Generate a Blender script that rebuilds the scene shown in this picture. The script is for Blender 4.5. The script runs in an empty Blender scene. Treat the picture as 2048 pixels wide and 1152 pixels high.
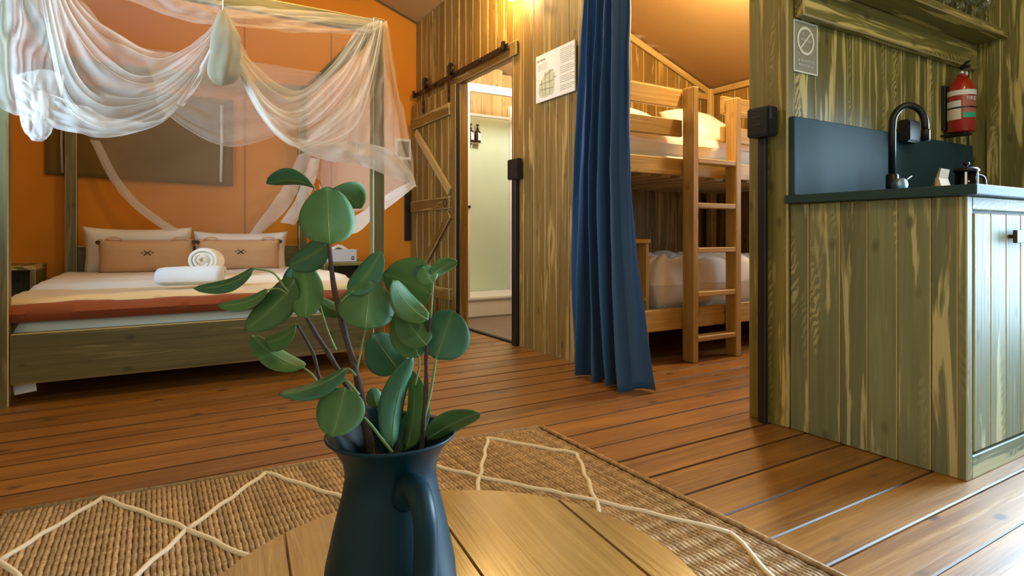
import bpy, bmesh, math, random
from mathutils import Vector, Matrix, noise, Euler
random.seed(7)
PI = math.pi
scene = bpy.context.scene
col = scene.collection

# ------------------------------------------------------------------ camera
F, CAMH, YAW, HORIZ = 1188.0, 0.75, math.radians(59), 470.0
cam_d = bpy.data.cameras.new('camera'); cam = bpy.data.objects.new('camera', cam_d); col.objects.link(cam)
cam.location = (0, 0, CAMH); cam.rotation_euler = (PI/2, 0, YAW - PI/2)
cam_d.sensor_width = 36; cam_d.lens = 36*F/2048; cam_d.shift_y = -(576-HORIZ)/2048
cam_d.clip_start = .02
scene.camera = cam

# ------------------------------------------------------------------ world / daylight / exposure
w = bpy.data.worlds.new('sky'); scene.world = w; w.use_nodes = True
bg = w.node_tree.nodes['Background']; bg.inputs[0].default_value = (.62, .80, 1, 1); bg.inputs[1].default_value = .16
vs = scene.view_settings
vs.view_transform = 'Standard'; vs.look = 'None'; vs.gamma = 1; vs.use_curve_mapping = False
vs.exposure = -0.10

def area(name, loc, size, direction, power, color, spread=PI):
    d = bpy.data.lights.new(name, 'AREA'); d.shape = 'RECTANGLE'; d.size, d.size_y = size
    d.energy = power; d.color = color; d.spread = spread
    o = bpy.data.objects.new(name, d); col.objects.link(o); o.location = loc
    o.rotation_euler = Vector(direction).to_track_quat('-Z', 'Z').to_euler()
    return o
# daylight entering by the side door, the open front, the bedroom window and the bunk room window
area('daylight_side_door', (3.58, .20, 1.02), (1.1, 1.9), (-1, -.30, -.20), 185, (.55, .78, 1), math.radians(100))
area('daylight_front', (1.0, -2.3, 1.5), (3.6, 2.0), (0, 1, -.02), 27, (.86, 1, .88))
area('daylight_left_window', (-1.33, 2.95, 1.5), (1.2, 1.1), (1, .32, .06), 33, (.48, .75, 1), math.radians(80))
area('daylight_bunk_window', (4.10, 1.95, 1.15), (.5, .8), (-1, .10, -.35), 9, (.66, .83, 1))

def lamp(name, loc, power, color, radius, parent=None):
    d = bpy.data.lights.new(name, 'POINT'); d.energy = power; d.color = color; d.shadow_soft_size = radius
    o = bpy.data.objects.new(name, d); col.objects.link(o); o.location = loc
    return o
WARM = (1, .64, .25)
lamp('fill_light_bed', (.60, 2.95, 2.35), 42, WARM, .10)  # added fill light, evens out the net and bed
lamp('fill_light_near_end', (.9, -.75, 2.30), 34, (1, .86, .56), .10)  # added fill behind the camera, lifts the kitchen wall and leaves
lamp('fill_light_kitchen', (2.30, .35, 2.12), 13, (1, .90, .60), .07)  # added out-of-view fill that brightens the kitchen wall
lamp('lamp_light_wall', (1.90, 3.50, 2.42), 36, (1, .62, .22), .06)
lamp('lamp_light_bunk', (2.95, 2.33, 2.29), 100, (1, .72, .36), .05)
lamp('lamp_light_bath', (2.75, 4.25, 2.25), 62, (1, .93, .80), .10)

# ------------------------------------------------------------------ pixel helpers (2048 x 1152 frame -> world)
FX, FY = math.cos(YAW), math.sin(YAW); RX, RY = math.sin(YAW), -math.cos(YAW)
def ray(px, py):
    u = (px-1024)/F; v = (HORIZ-py)/F
    return (FX+u*RX, FY+u*RY, v)
def onY(px, py, Y):
    r = ray(px, py); t = Y/r[1]; return Vector((r[0]*t, Y, CAMH+r[2]*t))
def onX(px, py, X):
    r = ray(px, py); t = X/r[0]; return Vector((X, r[1]*t, CAMH+r[2]*t))
def at(px, py, t):
    r = ray(px, py); return Vector((r[0]*t, r[1]*t, CAMH+r[2]*t))

# ------------------------------------------------------------------ materials
MATS = {}
def newmat(name):
    m = bpy.data.materials.new(name); m.use_nodes = True; MATS[name] = m
    nt = m.node_tree; b = nt.nodes['Principled BSDF']
    return m, nt, b
def N(nt, t, **kw):
    n = nt.nodes.new(t)
    for k, v in kw.items(): setattr(n, k, v)
    return n
def L(nt, a, b): nt.links.new(a, b)
def math_node(nt, op, a, b=None, c=None):
    n = N(nt, 'ShaderNodeMath', operation=op)
    for i, x in enumerate((a, b, c)):
        if x is None: continue
        if isinstance(x, (int, float)): n.inputs[i].default_value = x
        else: L(nt, x, n.inputs[i])
    return n.outputs[0]
def mixc(nt, fac, a, b, blend='MIX'):
    n = N(nt, 'ShaderNodeMix', data_type='RGBA', blend_type=blend)
    if isinstance(fac, (int, float)): n.inputs[0].default_value = fac
    else: L(nt, fac, n.inputs[0])
    for i, x in ((6, a), (7, b)):
        if isinstance(x, tuple): n.inputs[i].default_value = (*x[:3], 1)
        else: L(nt, x, n.inputs[i])
    return n.outputs[2]
def ramp(nt, f, p0, p1, a=(0,0,0), b=(1,1,1)):
    n = N(nt, 'ShaderNodeValToRGB'); e = n.color_ramp.elements
    e[0].position = p0; e[1].position = p1; e[0].color = (*a, 1); e[1].color = (*b, 1)
    L(nt, f, n.inputs[0]); return n.outputs[0]
def coords(nt, scale, rnd=True, offset=0.0):
    tc = N(nt, 'ShaderNodeTexCoord'); mp = N(nt, 'ShaderNodeMapping'); mp.inputs['Scale'].default_value = scale
    src = tc.outputs['Object']
    if rnd:
        oi = N(nt, 'ShaderNodeObjectInfo'); mul = math_node(nt, 'MULTIPLY', oi.outputs['Random'], 61.0)
        add = N(nt, 'ShaderNodeVectorMath', operation='ADD'); L(nt, src, add.inputs[0]); L(nt, mul, add.inputs[1]); src = add.outputs[0]
    if offset: mp.inputs['Location'].default_value = (offset, offset*.7, offset*.3)
    L(nt, src, mp.inputs[0]); return mp.outputs[0]
def noise_node(nt, vec, scale=1, detail=3, rough=.5, dist=0):
    n = N(nt, 'ShaderNodeTexNoise'); L(nt, vec, n.inputs['Vector'])
    n.inputs['Scale'].default_value = scale; n.inputs['Detail'].default_value = detail
    n.inputs['Roughness'].default_value = rough; n.inputs['Distortion'].default_value = dist
    return n.outputs[0]
def bump(nt, b, h, strength=.2, dist=.002):
    n = N(nt, 'ShaderNodeBump'); n.inputs['Strength'].default_value = strength; n.inputs['Distance'].default_value = dist
    L(nt, h, n.inputs['Height']); L(nt, n.outputs[0], b.inputs['Normal'])

def wood(name, dark, light, pale, knot, streak=.5, rough=.55, grain=.5, gloss_noise=0, knots=1.0, coat=0, feather=True, crough=.3):
    """stained softwood; the board's long axis is local X"""
    m, nt, b = newmat(name)
    v1 = coords(nt, (1.3, 11, 11)); v2 = coords(nt, (2.2, 75, 75), offset=3); v3 = coords(nt, (1.5, 21, 21), offset=9)
    big = noise_node(nt, v1, 1, 3, .55, 1.2); fine = noise_node(nt, v2, 1, 4, .6, .3)
    mixv = math_node(nt, 'ADD', math_node(nt, 'MULTIPLY', big, 1-grain), math_node(nt, 'MULTIPLY', fine, grain))
    c = ramp(nt, mixv, .36, .66, dark, light)
    oi = N(nt, 'ShaderNodeObjectInfo')
    hv = N(nt, 'ShaderNodeHueSaturation'); val = math_node(nt, 'MULTIPLY_ADD', oi.outputs['Random'], .36, .82); L(nt, val, hv.inputs['Value']); L(nt, c, hv.inputs['Color'])
    c = hv.outputs[0]
    # bare patches where the stain did not take, with saw-chatter feathering
    n3 = noise_node(nt, v3, 1, 3, .6, .6)
    pm = ramp(nt, n3, .60-.055*streak, .66-.05*streak)
    if feather:
        vw = coords(nt, (15, 24, 24), offset=2)
        wv = N(nt, 'ShaderNodeTexWave', wave_type='BANDS', bands_direction='DIAGONAL'); L(nt, vw, wv.inputs['Vector']); wv.inputs['Scale'].default_value = 1.0
        wv.inputs['Distortion'].default_value = 9; wv.inputs['Detail'].default_value = 2
        vm = coords(nt, (.8, 9, 9), offset=21)
        fm = ramp(nt, noise_node(nt, vm, 1, 2, .5, .4), .57, .66)
        fw = ramp(nt, wv.outputs['Fac'], .48, .72)
        pm = math_node(nt, 'MAXIMUM', pm, math_node(nt, 'MULTIPLY', fm, math_node(nt, 'MULTIPLY', fw, .75)))
    c = mixc(nt, math_node(nt, 'MULTIPLY', pm, streak), c, pale)
    # knots
    vk = coords(nt, (5.2, 9.5, 9.5), offset=5)
    vo = N(nt, 'ShaderNodeTexVoronoi', feature='F1'); L(nt, vk, vo.inputs['Vector']); vo.inputs['Scale'].default_value = 1; vo.inputs['Randomness'].default_value = 1
    kn = ramp(nt, vo.outputs['Distance'], .07, .17, (1,1,1), (0,0,0))
    c = mixc(nt, math_node(nt, 'MULTIPLY', kn, .75*knots), c, knot)
    L(nt, c, b.inputs['Base Color'])
    b.inputs['Roughness'].default_value = rough
    if gloss_noise:
        L(nt, math_node(nt, 'MULTIPLY_ADD', fine, gloss_noise, rough-gloss_noise/2), b.inputs['Roughness'])
    if coat: b.inputs['Coat Weight'].default_value = coat; b.inputs['Coat Roughness'].default_value = crough; b.inputs['Coat IOR'].default_value = 1.6
    bump(nt, b, math_node(nt, 'ADD', fine, math_node(nt, 'MULTIPLY', pm, .4)), .35, .003)
    return m
def plain(name, c, rough=.5, metal=0, spec=None, var=.0, scale=40, bumpy=0, trans=0, coat=0, alpha=None):
    m, nt, b = newmat(name)
    b.inputs['Roughness'].default_value = rough; b.inputs['Metallic'].default_value = metal
    if coat: b.inputs['Coat Weight'].default_value = coat
    tc = coords(nt, (scale,)*3, True); nz = noise_node(nt, tc, 1, 4, .6)
    k = var if var else .04
    cc = mixc(nt, nz, tuple(x*(1-k) for x in c), tuple(min(1, x*(1+k)) for x in c)); L(nt, cc, b.inputs['Base Color'])
    if bumpy: bump(nt, b, nz, bumpy, .003)
    if trans: b.inputs['Transmission Weight'].default_value = trans; b.inputs['IOR'].default_value = 1.45
    return m
def cloth(name, c, rough=.9, weave=420, var=.10, sheen=.2, bumpy=.12):
    m, nt, b = newmat(name); b.inputs['Roughness'].default_value = rough
    b.inputs['Sheen Weight'].default_value = sheen
    v = coords(nt, (weave, weave, weave)); nz = noise_node(nt, v, 1, 2, .5)
    lo = noise_node(nt, coords(nt, (5, 5, 5)), 1, 4, .6)
    s = math_node(nt, 'ADD', math_node(nt, 'MULTIPLY', nz, .5), math_node(nt, 'MULTIPLY', lo, .5))
    L(nt, mixc(nt, s, tuple(x*(1-var) for x in c), tuple(min(1, x*(1+var)) for x in c)), b.inputs['Base Color'])
    bump(nt, b, nz, bumpy, .001)
    return m

OLIVE = wood('olive_stained_wood', (.135, .118, .030), (.245, .214, .062), (.62, .50, .175), (.080, .064, .020), 1.0, .5)
OLIVE_D = wood('olive_stained_beam', (.085, .074, .024), (.155, .132, .046), (.40, .32, .13), (.045, .036, .012), .30, .5, feather=False)
BROWN = wood('brown_stained_wood', (.150, .080, .014), (.275, .158, .032), (.60, .38, .115), (.10, .052, .014), .60, .5, feather=False)
BATHW = wood('honey_wood', (.42, .27, .09), (.62, .43, .18), (.75, .56, .28), (.25, .13, .04), .3, .5, feather=False)
BUNK = wood('pale_pine', (.42, .26, .075), (.64, .43, .15), (.74, .56, .24), (.30, .17, .06), .35, .5, feather=False)
GREYG = wood('washed_green_wood', (.150, .178, .100), (.245, .278, .165), (.60, .57, .32), (.10, .10, .06), .85, .6)
EDGE = plain('bare_wood_edge', (.48, .38, .17), .6, var=.2)
FLOORM = wood('varnished_deck', (.19, .070, .006), (.40, .178, .022), (.50, .25, .045), (.06, .022, .007), .35, .42, .45, .16, 1.3, .85, feather=False, crough=.46)
FLOORE = plain('deck_edge', (.075, .032, .010), .45, var=.2)
TABLEM = wood('oiled_oak_top', (.25, .140, .028), (.42, .255, .065), (.48, .31, .09), (.18, .095, .025), .3, .26, .55, .14, .25, 1.0, feather=False, crough=.2)
TABLEE = plain('oak_edge', (.24, .14, .045), .4, var=.2)
ORANGE = cloth('orange_canvas', (.66, .235, .008), .85, 260, .14)
ROOFM = cloth('tan_canvas', (.36, .20, .036), .85, 200, .12)
CANVAS = cloth('beige_canvas', (.50, .38, .20), .85, 220, .1)
FLAP = cloth('olive_canvas', (.175, .102, .016), .9, 260, .15)
BLACK = plain('black_plastic', (.012, .012, .014), .4)
BLACKM = plain('black_metal', (.014, .013, .013), .38, .3)
STONE = plain('dark_laminate', (.022, .062, .078), .62, var=.25, scale=6)
STONE.node_tree.nodes['Principled BSDF'].inputs['Specular IOR Level'].default_value = .3
WHITE = plain('white_plastic', (.80, .80, .80), .35)
WHITEG = plain('shower_white', (.86, .88, .90), .25)
SHOWERP = plain('shower_panel', (.60, .74, .58), .18, var=.05, scale=3)
VINYL = plain('grey_vinyl', (.21, .165, .135), .5, var=.2, scale=12)
LINEN = cloth('white_linen', (.82, .79, .74), .9, 300, .05)
MATT = cloth('mattress_ticking', (.62, .74, .74), .9, 260, .06)
CREAM = cloth('cream_blanket', (.78, .60, .32), .9, 220, .10)
RUST = cloth('rust_blanket', (.27, .060, .010), .92, 220, .18)
TAN = cloth('tan_linen', (.62, .37, .185), .9, 260, .08)
TOWEL = cloth('terry_towel', (.80, .77, .68), .97, 160, .10, .5, .5)
TOWELB = cloth('white_terry', (.82, .85, .88), .97, 160, .08, .5, .5)
CURT = cloth('blue_curtain_cloth', (.018, .080, .205), .55, 260, .14, .25)
CHROME = plain('chrome', (.75, .75, .76), .15, 1)
GLASSM = plain('clear_glass', (.92, .96, .95), .03, trans=1)
SHGLASS = plain('shower_glass', (.92, .97, .95), .06, trans=1)
AMBER = plain('dark_bottle', (.030, .015, .008), .2)
PAPER = plain('paper', (.78, .70, .56), .7)
KRAFT = plain('kraft_paper', (.52, .33, .14), .75, var=.12)
INK = plain('print_ink', (.20, .17, .12), .8)
SKETCH = plain('print_sketch', (.56, .50, .30), .8, var=.25, scale=30)
SIGNG = plain('sign_grey', (.30, .29, .22), .6)
SIGNW = plain('sign_white', (.78, .80, .76), .6)
RED = plain('red_enamel', (.42, .022, .012), .28, coat=.5)
GREENL = plain('green_label', (.02, .42, .24), .5)
JUG = plain('petrol_enamel', (.002, .025, .041), .45, var=.2, scale=12)
JUG.node_tree.nodes['Principled BSDF'].inputs['Specular IOR Level'].default_value = .22
STEM = plain('twig_bark', (.055, .034, .028), .8, var=.4, scale=160, bumpy=.6)
PETI = plain('green_twig', (.17, .26, .09), .7, var=.3, scale=120)
TISSUE = plain('tissue_box_card', (.62, .66, .72), .6)
DARKB = plain('dark_brown_leather', (.05, .028, .015), .6)
JUTE = None

def jute():
    m, nt, b = newmat('jute_braid'); b.inputs['Roughness'].default_value = .95
    v = coords(nt, (90, 55, 55)); n1 = noise_node(nt, v, 1, 4, .7, .5)
    oi = N(nt, 'ShaderNodeObjectInfo')
    lo = noise_node(nt, coords(nt, (4, 20, 20)), 1, 3, .6)
    s = math_node(nt, 'ADD', math_node(nt, 'MULTIPLY', n1, .65), math_node(nt, 'MULTIPLY', lo, .35))
    c = ramp(nt, s, .34, .66, (.22, .135, .062), (.68, .53, .345))
    hv = N(nt, 'ShaderNodeHueSaturation'); L(nt, math_node(nt, 'MULTIPLY_ADD', oi.outputs['Random'], .4, .8), hv.inputs['Value']); L(nt, c, hv.inputs['Color'])
    L(nt, hv.outputs[0], b.inputs['Base Color']); bump(nt, b, n1, .8, .006)
    return m
JUTE = jute()
WOOL = cloth('cream_wool', (.86, .80, .66), .95, 200, .12, .4, .5)

def leafmat(name, top, under):
    m, nt, b = newmat(name); b.inputs['Roughness'].default_value = .55
    n1 = noise_node(nt, coords(nt, (30, 30, 30)), 1, 4, .6)
    ge = N(nt, 'ShaderNodeNewGeometry')
    a = mixc(nt, n1, tuple(x*.72 for x in top), tuple(x*1.25 for x in top)); c2 = mixc(nt, n1, tuple(x*.8 for x in under), tuple(x*1.2 for x in under))
    c = mixc(nt, ge.outputs['Backfacing'], a, c2)
    at_ = N(nt, 'ShaderNodeAttribute', attribute_name='vein')
    c = mixc(nt, math_node(nt, 'MULTIPLY', at_.outputs['Fac'], .30), c, (.22, .38, .16))
    oi = N(nt, 'ShaderNodeObjectInfo')
    hv = N(nt, 'ShaderNodeHueSaturation'); L(nt, math_node(nt, 'MULTIPLY_ADD', oi.outputs['Random'], .4, .8), hv.inputs['Value']); L(nt, c, hv.inputs['Color']); c = hv.outputs[0]
    L(nt, c, b.inputs['Base Color'])
    tr = N(nt, 'ShaderNodeBsdfTranslucent'); L(nt, c, tr.inputs[0])
    mx = N(nt, 'ShaderNodeMixShader'); mx.inputs[0].default_value = .28
    L(nt, b.outputs[0], mx.inputs[1]); L(nt, tr.outputs[0], mx.inputs[2])
    L(nt, mx.outputs[0], nt.nodes['Material Output'].inputs[0])
    bump(nt, b, n1, .25, .002)
    return m
LEAF = leafmat('eucalyptus_leaf', (.085, .200, .066), (.15, .30, .12))
LEAFB = leafmat('eucalyptus_leaf_blue', (.058, .205, .112), (.11, .29, .17))

def netmat(name, c, lo, hi, transl=.5):
    """sheer netting: the weave lets most of the light through, gathers ('density' attribute) let through less"""
    m, nt, b = newmat(name)
    at_ = N(nt, 'ShaderNodeAttribute', attribute_name='density')
    nz = noise_node(nt, coords(nt, (14, 14, 14)), 1, 4, .65, .8)
    d = math_node(nt, 'MULTIPLY_ADD', at_.outputs['Fac'], hi-lo, lo)
    d = math_node(nt, 'ADD', d, math_node(nt, 'MULTIPLY_ADD', nz, .08, -.04))
    d = math_node(nt, 'MINIMUM', math_node(nt, 'MAXIMUM', d, .04), .97)
    df = N(nt, 'ShaderNodeBsdfDiffuse'); tl = N(nt, 'ShaderNodeBsdfTranslucent'); tp = N(nt, 'ShaderNodeBsdfTransparent')
    df.inputs[0].default_value = (*c, 1); tl.inputs[0].default_value = (*c, 1)
    m1 = N(nt, 'ShaderNodeMixShader'); m1.inputs[0].default_value = transl; L(nt, df.outputs[0], m1.inputs[1]); L(nt, tl.outputs[0], m1.inputs[2])
    m2 = N(nt, 'ShaderNodeMixShader'); L(nt, d, m2.inputs[0]); L(nt, tp.outputs[0], m2.inputs[1]); L(nt, m1.outputs[0], m2.inputs[2])
    L(nt, m2.outputs[0], nt.nodes['Material Output'].inputs[0])
    nt.nodes.remove(b)
    return m
NET = netmat('sheer_netting', (.90, .88, .81), .34, .95)
NETR = netmat('thin_netting', (.90, .87, .79), .20, .75)
NETH = netmat('net_hem', (.90, .89, .85), .70, .96)

NETBAG = netmat('net_bag_shaded', (.42, .39, .285), .80, .94)  # darker copy of the netting: the bag's shaded side put into its colour
def emit(name, c, s):
    m, nt, b = newmat(name); b.inputs['Base Color'].default_value = (*c, 1)
    b.inputs['Emission Color'].default_value = (*c, 1); b.inputs['Emission Strength'].default_value = s
    return m
BULB = emit('lit_bulb', (1, .86, .60), 14)

# ------------------------------------------------------------------ object helpers
WM = {}
def link(o, parent=None, world=None):
    col.objects.link(o); world = world if world is not None else Matrix()
    WM[o] = world.copy()
    if parent is not None:
        o.parent = parent; o.matrix_parent_inverse = WM[parent].inverted()
    o.matrix_basis = world
    return o
def tag(o, label=None, cat=None, group=None, kind=None):
    if label: o['label'] = label
    if cat: o['category'] = cat
    if group: o['group'] = group
    if kind: o['kind'] = kind
    return o
def thing(name, loc, label, cat, group=None, kind=None):
    return tag(link(bpy.data.objects.new(name, None), None, Matrix.Translation(Vector(loc))), label, cat, group, kind)
def centred(verts):
    c = sum((Vector(v) for v in verts), Vector())/len(verts); return c
def mesh(name, verts, faces, mat, parent=None, smooth=True, world=None, mats=None, recentre=True):
    """verts in world space; the object's origin goes to their centre"""
    me = bpy.data.meshes.new(name)
    if world is None and recentre:
        c = centred(verts); world = Matrix.Translation(c); verts = [Vector(v)-c for v in verts]
    me.from_pydata([tuple(v) for v in verts], [], faces)
    for mm in (mats or [mat]): me.materials.append(mm)
    if smooth:
        for p in me.polygons: p.use_smooth = True
    me.update()
    return link(bpy.data.objects.new(name, me), parent, world)
CACHE = {}
def basis(axis, nrm, c):
    x = Vector(axis).normalized(); z = Vector(nrm); z = (z - x*z.dot(x)).normalized(); y = z.cross(x)
    return Matrix(((x.x, y.x, z.x, c[0]), (x.y, y.y, z.y, c[1]), (x.z, y.z, z.z, c[2]), (0, 0, 0, 1)))
def plank(name, parent, c, axis, nrm, Ln, W, T, mat, edge=None, bev=.004, segs=1):
    """bevelled board centred at c: length along axis, thickness along nrm"""
    key = (round(Ln, 4), round(W, 4), round(T, 4), mat.name, edge.name if edge else '', bev, segs)
    me = CACHE.get(key)
    if me is None:
        bm = bmesh.new(); bmesh.ops.create_cube(bm, size=1)
        for v in bm.verts: v.co = Vector((v.co.x*Ln, v.co.y*W, v.co.z*T))
        if bev: bmesh.ops.bevel(bm, geom=bm.edges[:], offset=bev, segments=segs, affect='EDGES', material=1 if edge else -1)
        me = bpy.data.meshes.new(name); bm.to_mesh(me); bm.free()
        me.materials.append(mat)
        if edge: me.materials.append(edge)
        CACHE[key] = me
    return link(bpy.data.objects.new(name, me), parent, basis(axis, nrm, c))
def box(name, parent, lo, hi, mat, bev=.004, edge=None, segs=1):
    """axis-aligned bevelled box; longest side becomes local X"""
    d = [hi[i]-lo[i] for i in range(3)]; c = [(hi[i]+lo[i])/2 for i in range(3)]
    o = sorted(range(3), key=lambda i: -d[i]); ax = [0, 0, 0]; ax[o[0]] = 1; nr = [0, 0, 0]; nr[o[2]] = 1
    return plank(name, parent, c, ax, nr, d[o[0]], d[o[1]], d[o[2]], mat, edge, min(bev, d[o[2]]*.3), segs)
def tube(name, parent, pts, r, mat, n=8, closed_ends=True, sub=0, smooth=True, attr=None):
    pts = [Vector(p) for p in pts]
    if sub: 
        out = []
        for i in range(len(pts)-1):
            p0, p1, p2, p3 = pts[max(i-1, 0)], pts[i], pts[i+1], pts[min(i+2, len(pts)-1)]
            for k in range(sub):
                t = k/sub; out.append(.5*((2*p1)+(p2-p0)*t+(2*p0-5*p1+4*p2-p3)*t*t+(3*p1-p0-3*p2+p3)*t**3))
        out.append(pts[-1]); pts = out
    m = len(pts); rs = r if callable(r) else (lambda t: r)
    V, Fc = [], []; up = None
    for i, p in enumerate(pts):
        d = (pts[min(i+1, m-1)]-pts[max(i-1, 0)]).normalized()
        if up is None: up = Vector((0, 0, 1)) if abs(d.z) < .9 else Vector((1, 0, 0))
        a = d.cross(up).normalized(); b_ = a.cross(d).normalized(); up = b_
        rr = rs(i/max(1, m-1))
        for k in range(n):
            q = 2*PI*k/n; V.append(p+a*(math.cos(q)*rr)+b_*(math.sin(q)*rr))
    for i in range(m-1):
        for k in range(n):
            Fc.append((i*n+k, i*n+(k+1) % n, (i+1)*n+(k+1) % n, (i+1)*n+k))
    if closed_ends:
        Fc.append(tuple(range(n))[::-1]); Fc.append(tuple((m-1)*n+k for k in range(n)))
    return mesh(name, V, Fc, mat, parent, smooth)
def lathe(name, parent, c, prof, mat, n=32, axis=(0, 0, 1), smooth=True):
    """prof: list of (radius, height)"""
    V, Fc = [], []; c = Vector(c); z = Vector(axis).normalized()
    x = z.orthogonal().normalized(); y = z.cross(x)
    for r, h in prof:
        for k in range(n):
            q = 2*PI*k/n; V.append(x*(math.cos(q)*r)+y*(math.sin(q)*r)+z*h)
    for i in range(len(prof)-1):
        for k in range(n): Fc.append((i*n+k, i*n+(k+1) % n, (i+1)*n+(k+1) % n, (i+1)*n+k))
    if prof[0][0] > 1e-5: Fc.append(tuple(range(n))[::-1])
    if prof[-1][0] > 1e-5: Fc.append(tuple((len(prof)-1)*n+k for k in range(n)))
    return mesh(name, V, Fc, mat, parent, smooth, Matrix.Translation(c))
def catmull(P, t):
    n = len(P)-1; s = min(t*n, n-1e-6); i = int(s); f = s-i
    p0, p1, p2, p3 = P[max(i-1, 0)], P[i], P[i+1], P[min(i+2, n)]
    return .5*((2*p1)+(p2-p0)*f+(2*p0-5*p1+4*p2-p3)*f*f+(3*p1-p0-3*p2+p3)*f**3)
def grid_faces(nu, nv):
    return [(j*(nu+1)+i, j*(nu+1)+i+1, (j+1)*(nu+1)+i+1, (j+1)*(nu+1)+i) for j in range(nv) for i in range(nu)]
def subsurf(o, lv=1):
    md = o.modifiers.new('subdivision', 'SUBSURF'); md.levels = lv; md.render_levels = lv

# ================================================================== THE SETTING
PX = 2.11                       # plane of the timber partition
def roof_z(x): return 2.755-.36*(x-PX) if x > .2 else 2.755+.36*(PX-.2)-.36*(.2-x)
X0, X1, Y0, Y1 = -2.2, 4.2, -2.4, 5.30

# floor: long planks running across the room
fl = tag(thing('floor', (0, 0, 0), 'orange-brown varnished timber plank floor', 'floor', kind='structure'))
box('subfloor', fl, (X0, Y0, -.10), (X1, Y1, -.034), FLOORE, 0)
k = -23
for k in range(-23, 31):
    y0 = .9275+k*.143
    if y0 > Y1: break
    cuts = [X0, X1]
    for a, b2 in zip(cuts, cuts[1:]):
        plank('plank', fl, ((a+b2)/2, y0+.0715, -.015+random.uniform(-.0012, .0012)), (1, 0, 0), (0, 0, 1), b2-a-.002, .139, .03, FLOORM, FLOORE, .0035)

# canvas roof: two slopes
def roof(name, xa, xb, label):
    V = []
    for y in (Y0-.3, Y1+.05):
        for x in (xa, xb):
            V += [(x, y, roof_z(x)), (x, y, roof_z(x)+.02)]
    Fc = [(0, 2, 6, 4), (1, 5, 7, 3), (0, 1, 3, 2), (4, 6, 7, 5), (0, 4, 5, 1), (2, 3, 7, 6)]
    return tag(mesh(name, V, Fc, ROOFM, None, False), label, 'ceiling', kind='structure')
roof('ceiling', .2, 4.4, 'tan canvas tent roof sloping down over the bunk room')
roof('ceiling_slope', -2.4, .2, 'tan canvas tent roof slope above the bed side')

# orange canvas back wall
def gable(name, y, t, xs, mat, label, z0=0):
    V = []; n = len(xs)
    for yy in (y, y+t):
        for x in xs: V.append((x, yy, z0))
        for x in xs: V.append((x, yy, roof_z(x)-.005))
    Fc = []
    for i in range(n-1):
        Fc.append((i, i+1, n+i+1, n+i)); o = 2*n; Fc.append((o+i, o+n+i, o+n+i+1, o+i+1))
    Fc += [(0, n, 3*n, 2*n), (n-1, 3*n-1, 4*n-1, 2*n-1)]
    return tag(mesh(name, V, Fc, mat, None, False), label, 'wall', kind='structure')
wb = gable('wall_back', 5.27, .03, [X0, .2, PX+.04], ORANGE, 'orange canvas tent wall behind the bed')
tube('roof_edge_cord', wb, [(x, 5.262, roof_z(x)-.012) for x in (.2, 1.2, PX)], .008, FLAP, 6)
plank('canvas_seam', wb, (.626, 5.266, 1.35), (0, 0, 1), (0, 1, 0), 2.6, .012, .004, plain('seam_orange', (.40, .13, .012), .9), None, .001)
plank('canvas_seam', wb, (1.32, 5.266, 1.35), (0, 0, 1), (0, 1, 0), 2.6, .010, .004, MATS['seam_orange'], None, .001)
# side and front canvas walls outside the frame, with the openings the daylight comes through
def framed_wall_x(name, x, t, y0, y1, ztop, hole, mat, label):
    ha, hb, hz0, hz1 = hole
    root = thing(name, (x, (y0+y1)/2, 0), label, 'wall', kind='structure')
    for lo, hi in (((x, y0, 0), (x+t, ha, ztop)), ((x, hb, 0), (x+t, y1, ztop)), ((x, ha, 0), (x+t, hb, hz0)), ((x, ha, hz1), (x+t, hb, ztop))):
        if hi[1]-lo[1] > .01 and hi[2]-lo[2] > .01: box('canvas_panel', root, lo, hi, mat, .002)
framed_wall_x('wall_left', -1.40, .03, Y0, 5.268, 2.84, (2.3, 3.6, .9, 2.1), CANVAS, 'canvas side wall with a window beside the bed')

# timber partition with the bathroom door opening
wp = thing('wall_partition', (PX, 4, 0), 'vertical timber board partition with the bathroom doorway', 'wall', kind='structure')
DY0, DY1, DZ = 3.49, 4.345, 1.985
def boards_x(parent, x, y0, y1, z0, zt, pitch, mat, thick=.022, face=-1, edge=EDGE, jitter=.002):
    """vertical boards in a plane of constant x"""
    n = max(1, round((y1-y0)/pitch)); p = (y1-y0)/n
    for i in range(n):
        yc = y0+(i+.5)*p; top = zt(yc) if callable(zt) else zt
        plank('board', parent, (x+random.uniform(-jitter, jitter), yc, (z0+top)/2), (0, 0, 1), (face, 0, 0), top-z0, p-.0025, thick, mat, edge, .003)
def boards_y(parent, y, x0, x1, z0, zt, pitch, mat, thick=.022, face=-1, edge=EDGE, jitter=.002):
    n = max(1, round((x1-x0)/pitch)); p = (x1-x0)/n
    for i in range(n):
        xc = x0+(i+.5)*p; top = zt(xc) if callable(zt) else zt
        plank('board', parent, (xc, y+random.uniform(-jitter, jitter), (z0+top)/2), (0, 0, 1), (0, face, 0), top-z0, p-.0025, thick, mat, edge, .003)
ZT = 2.745
boards_x(wp, PX+.011, 2.60, DY0, 0, ZT, .128, BROWN)
boards_x(wp, PX+.011, DY0, DY1, DZ, ZT, .122, BROWN)
boards_x(wp, PX+.011, DY1, 5.268, 0, ZT, .132, BROWN)
box('wall_core', wp, (PX+.024, 2.60, 0), (PX+.07, DY0, ZT), BATHW, .002)
box('wall_core', wp, (PX+.024, DY0, DZ), (PX+.07, DY1, ZT), BATHW, .002)
box('wall_core', wp, (PX+.024, DY1, 0), (PX+.07, 5.268, ZT), BATHW, .002)
box('wall_core', wp, (PX+.024, 1.42, 2.25), (PX+.07, 2.60, ZT), BATHW, .002)
boards_x(wp, PX+.011, 1.42, 2.60, 2.25, ZT, .13, BROWN)
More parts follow.
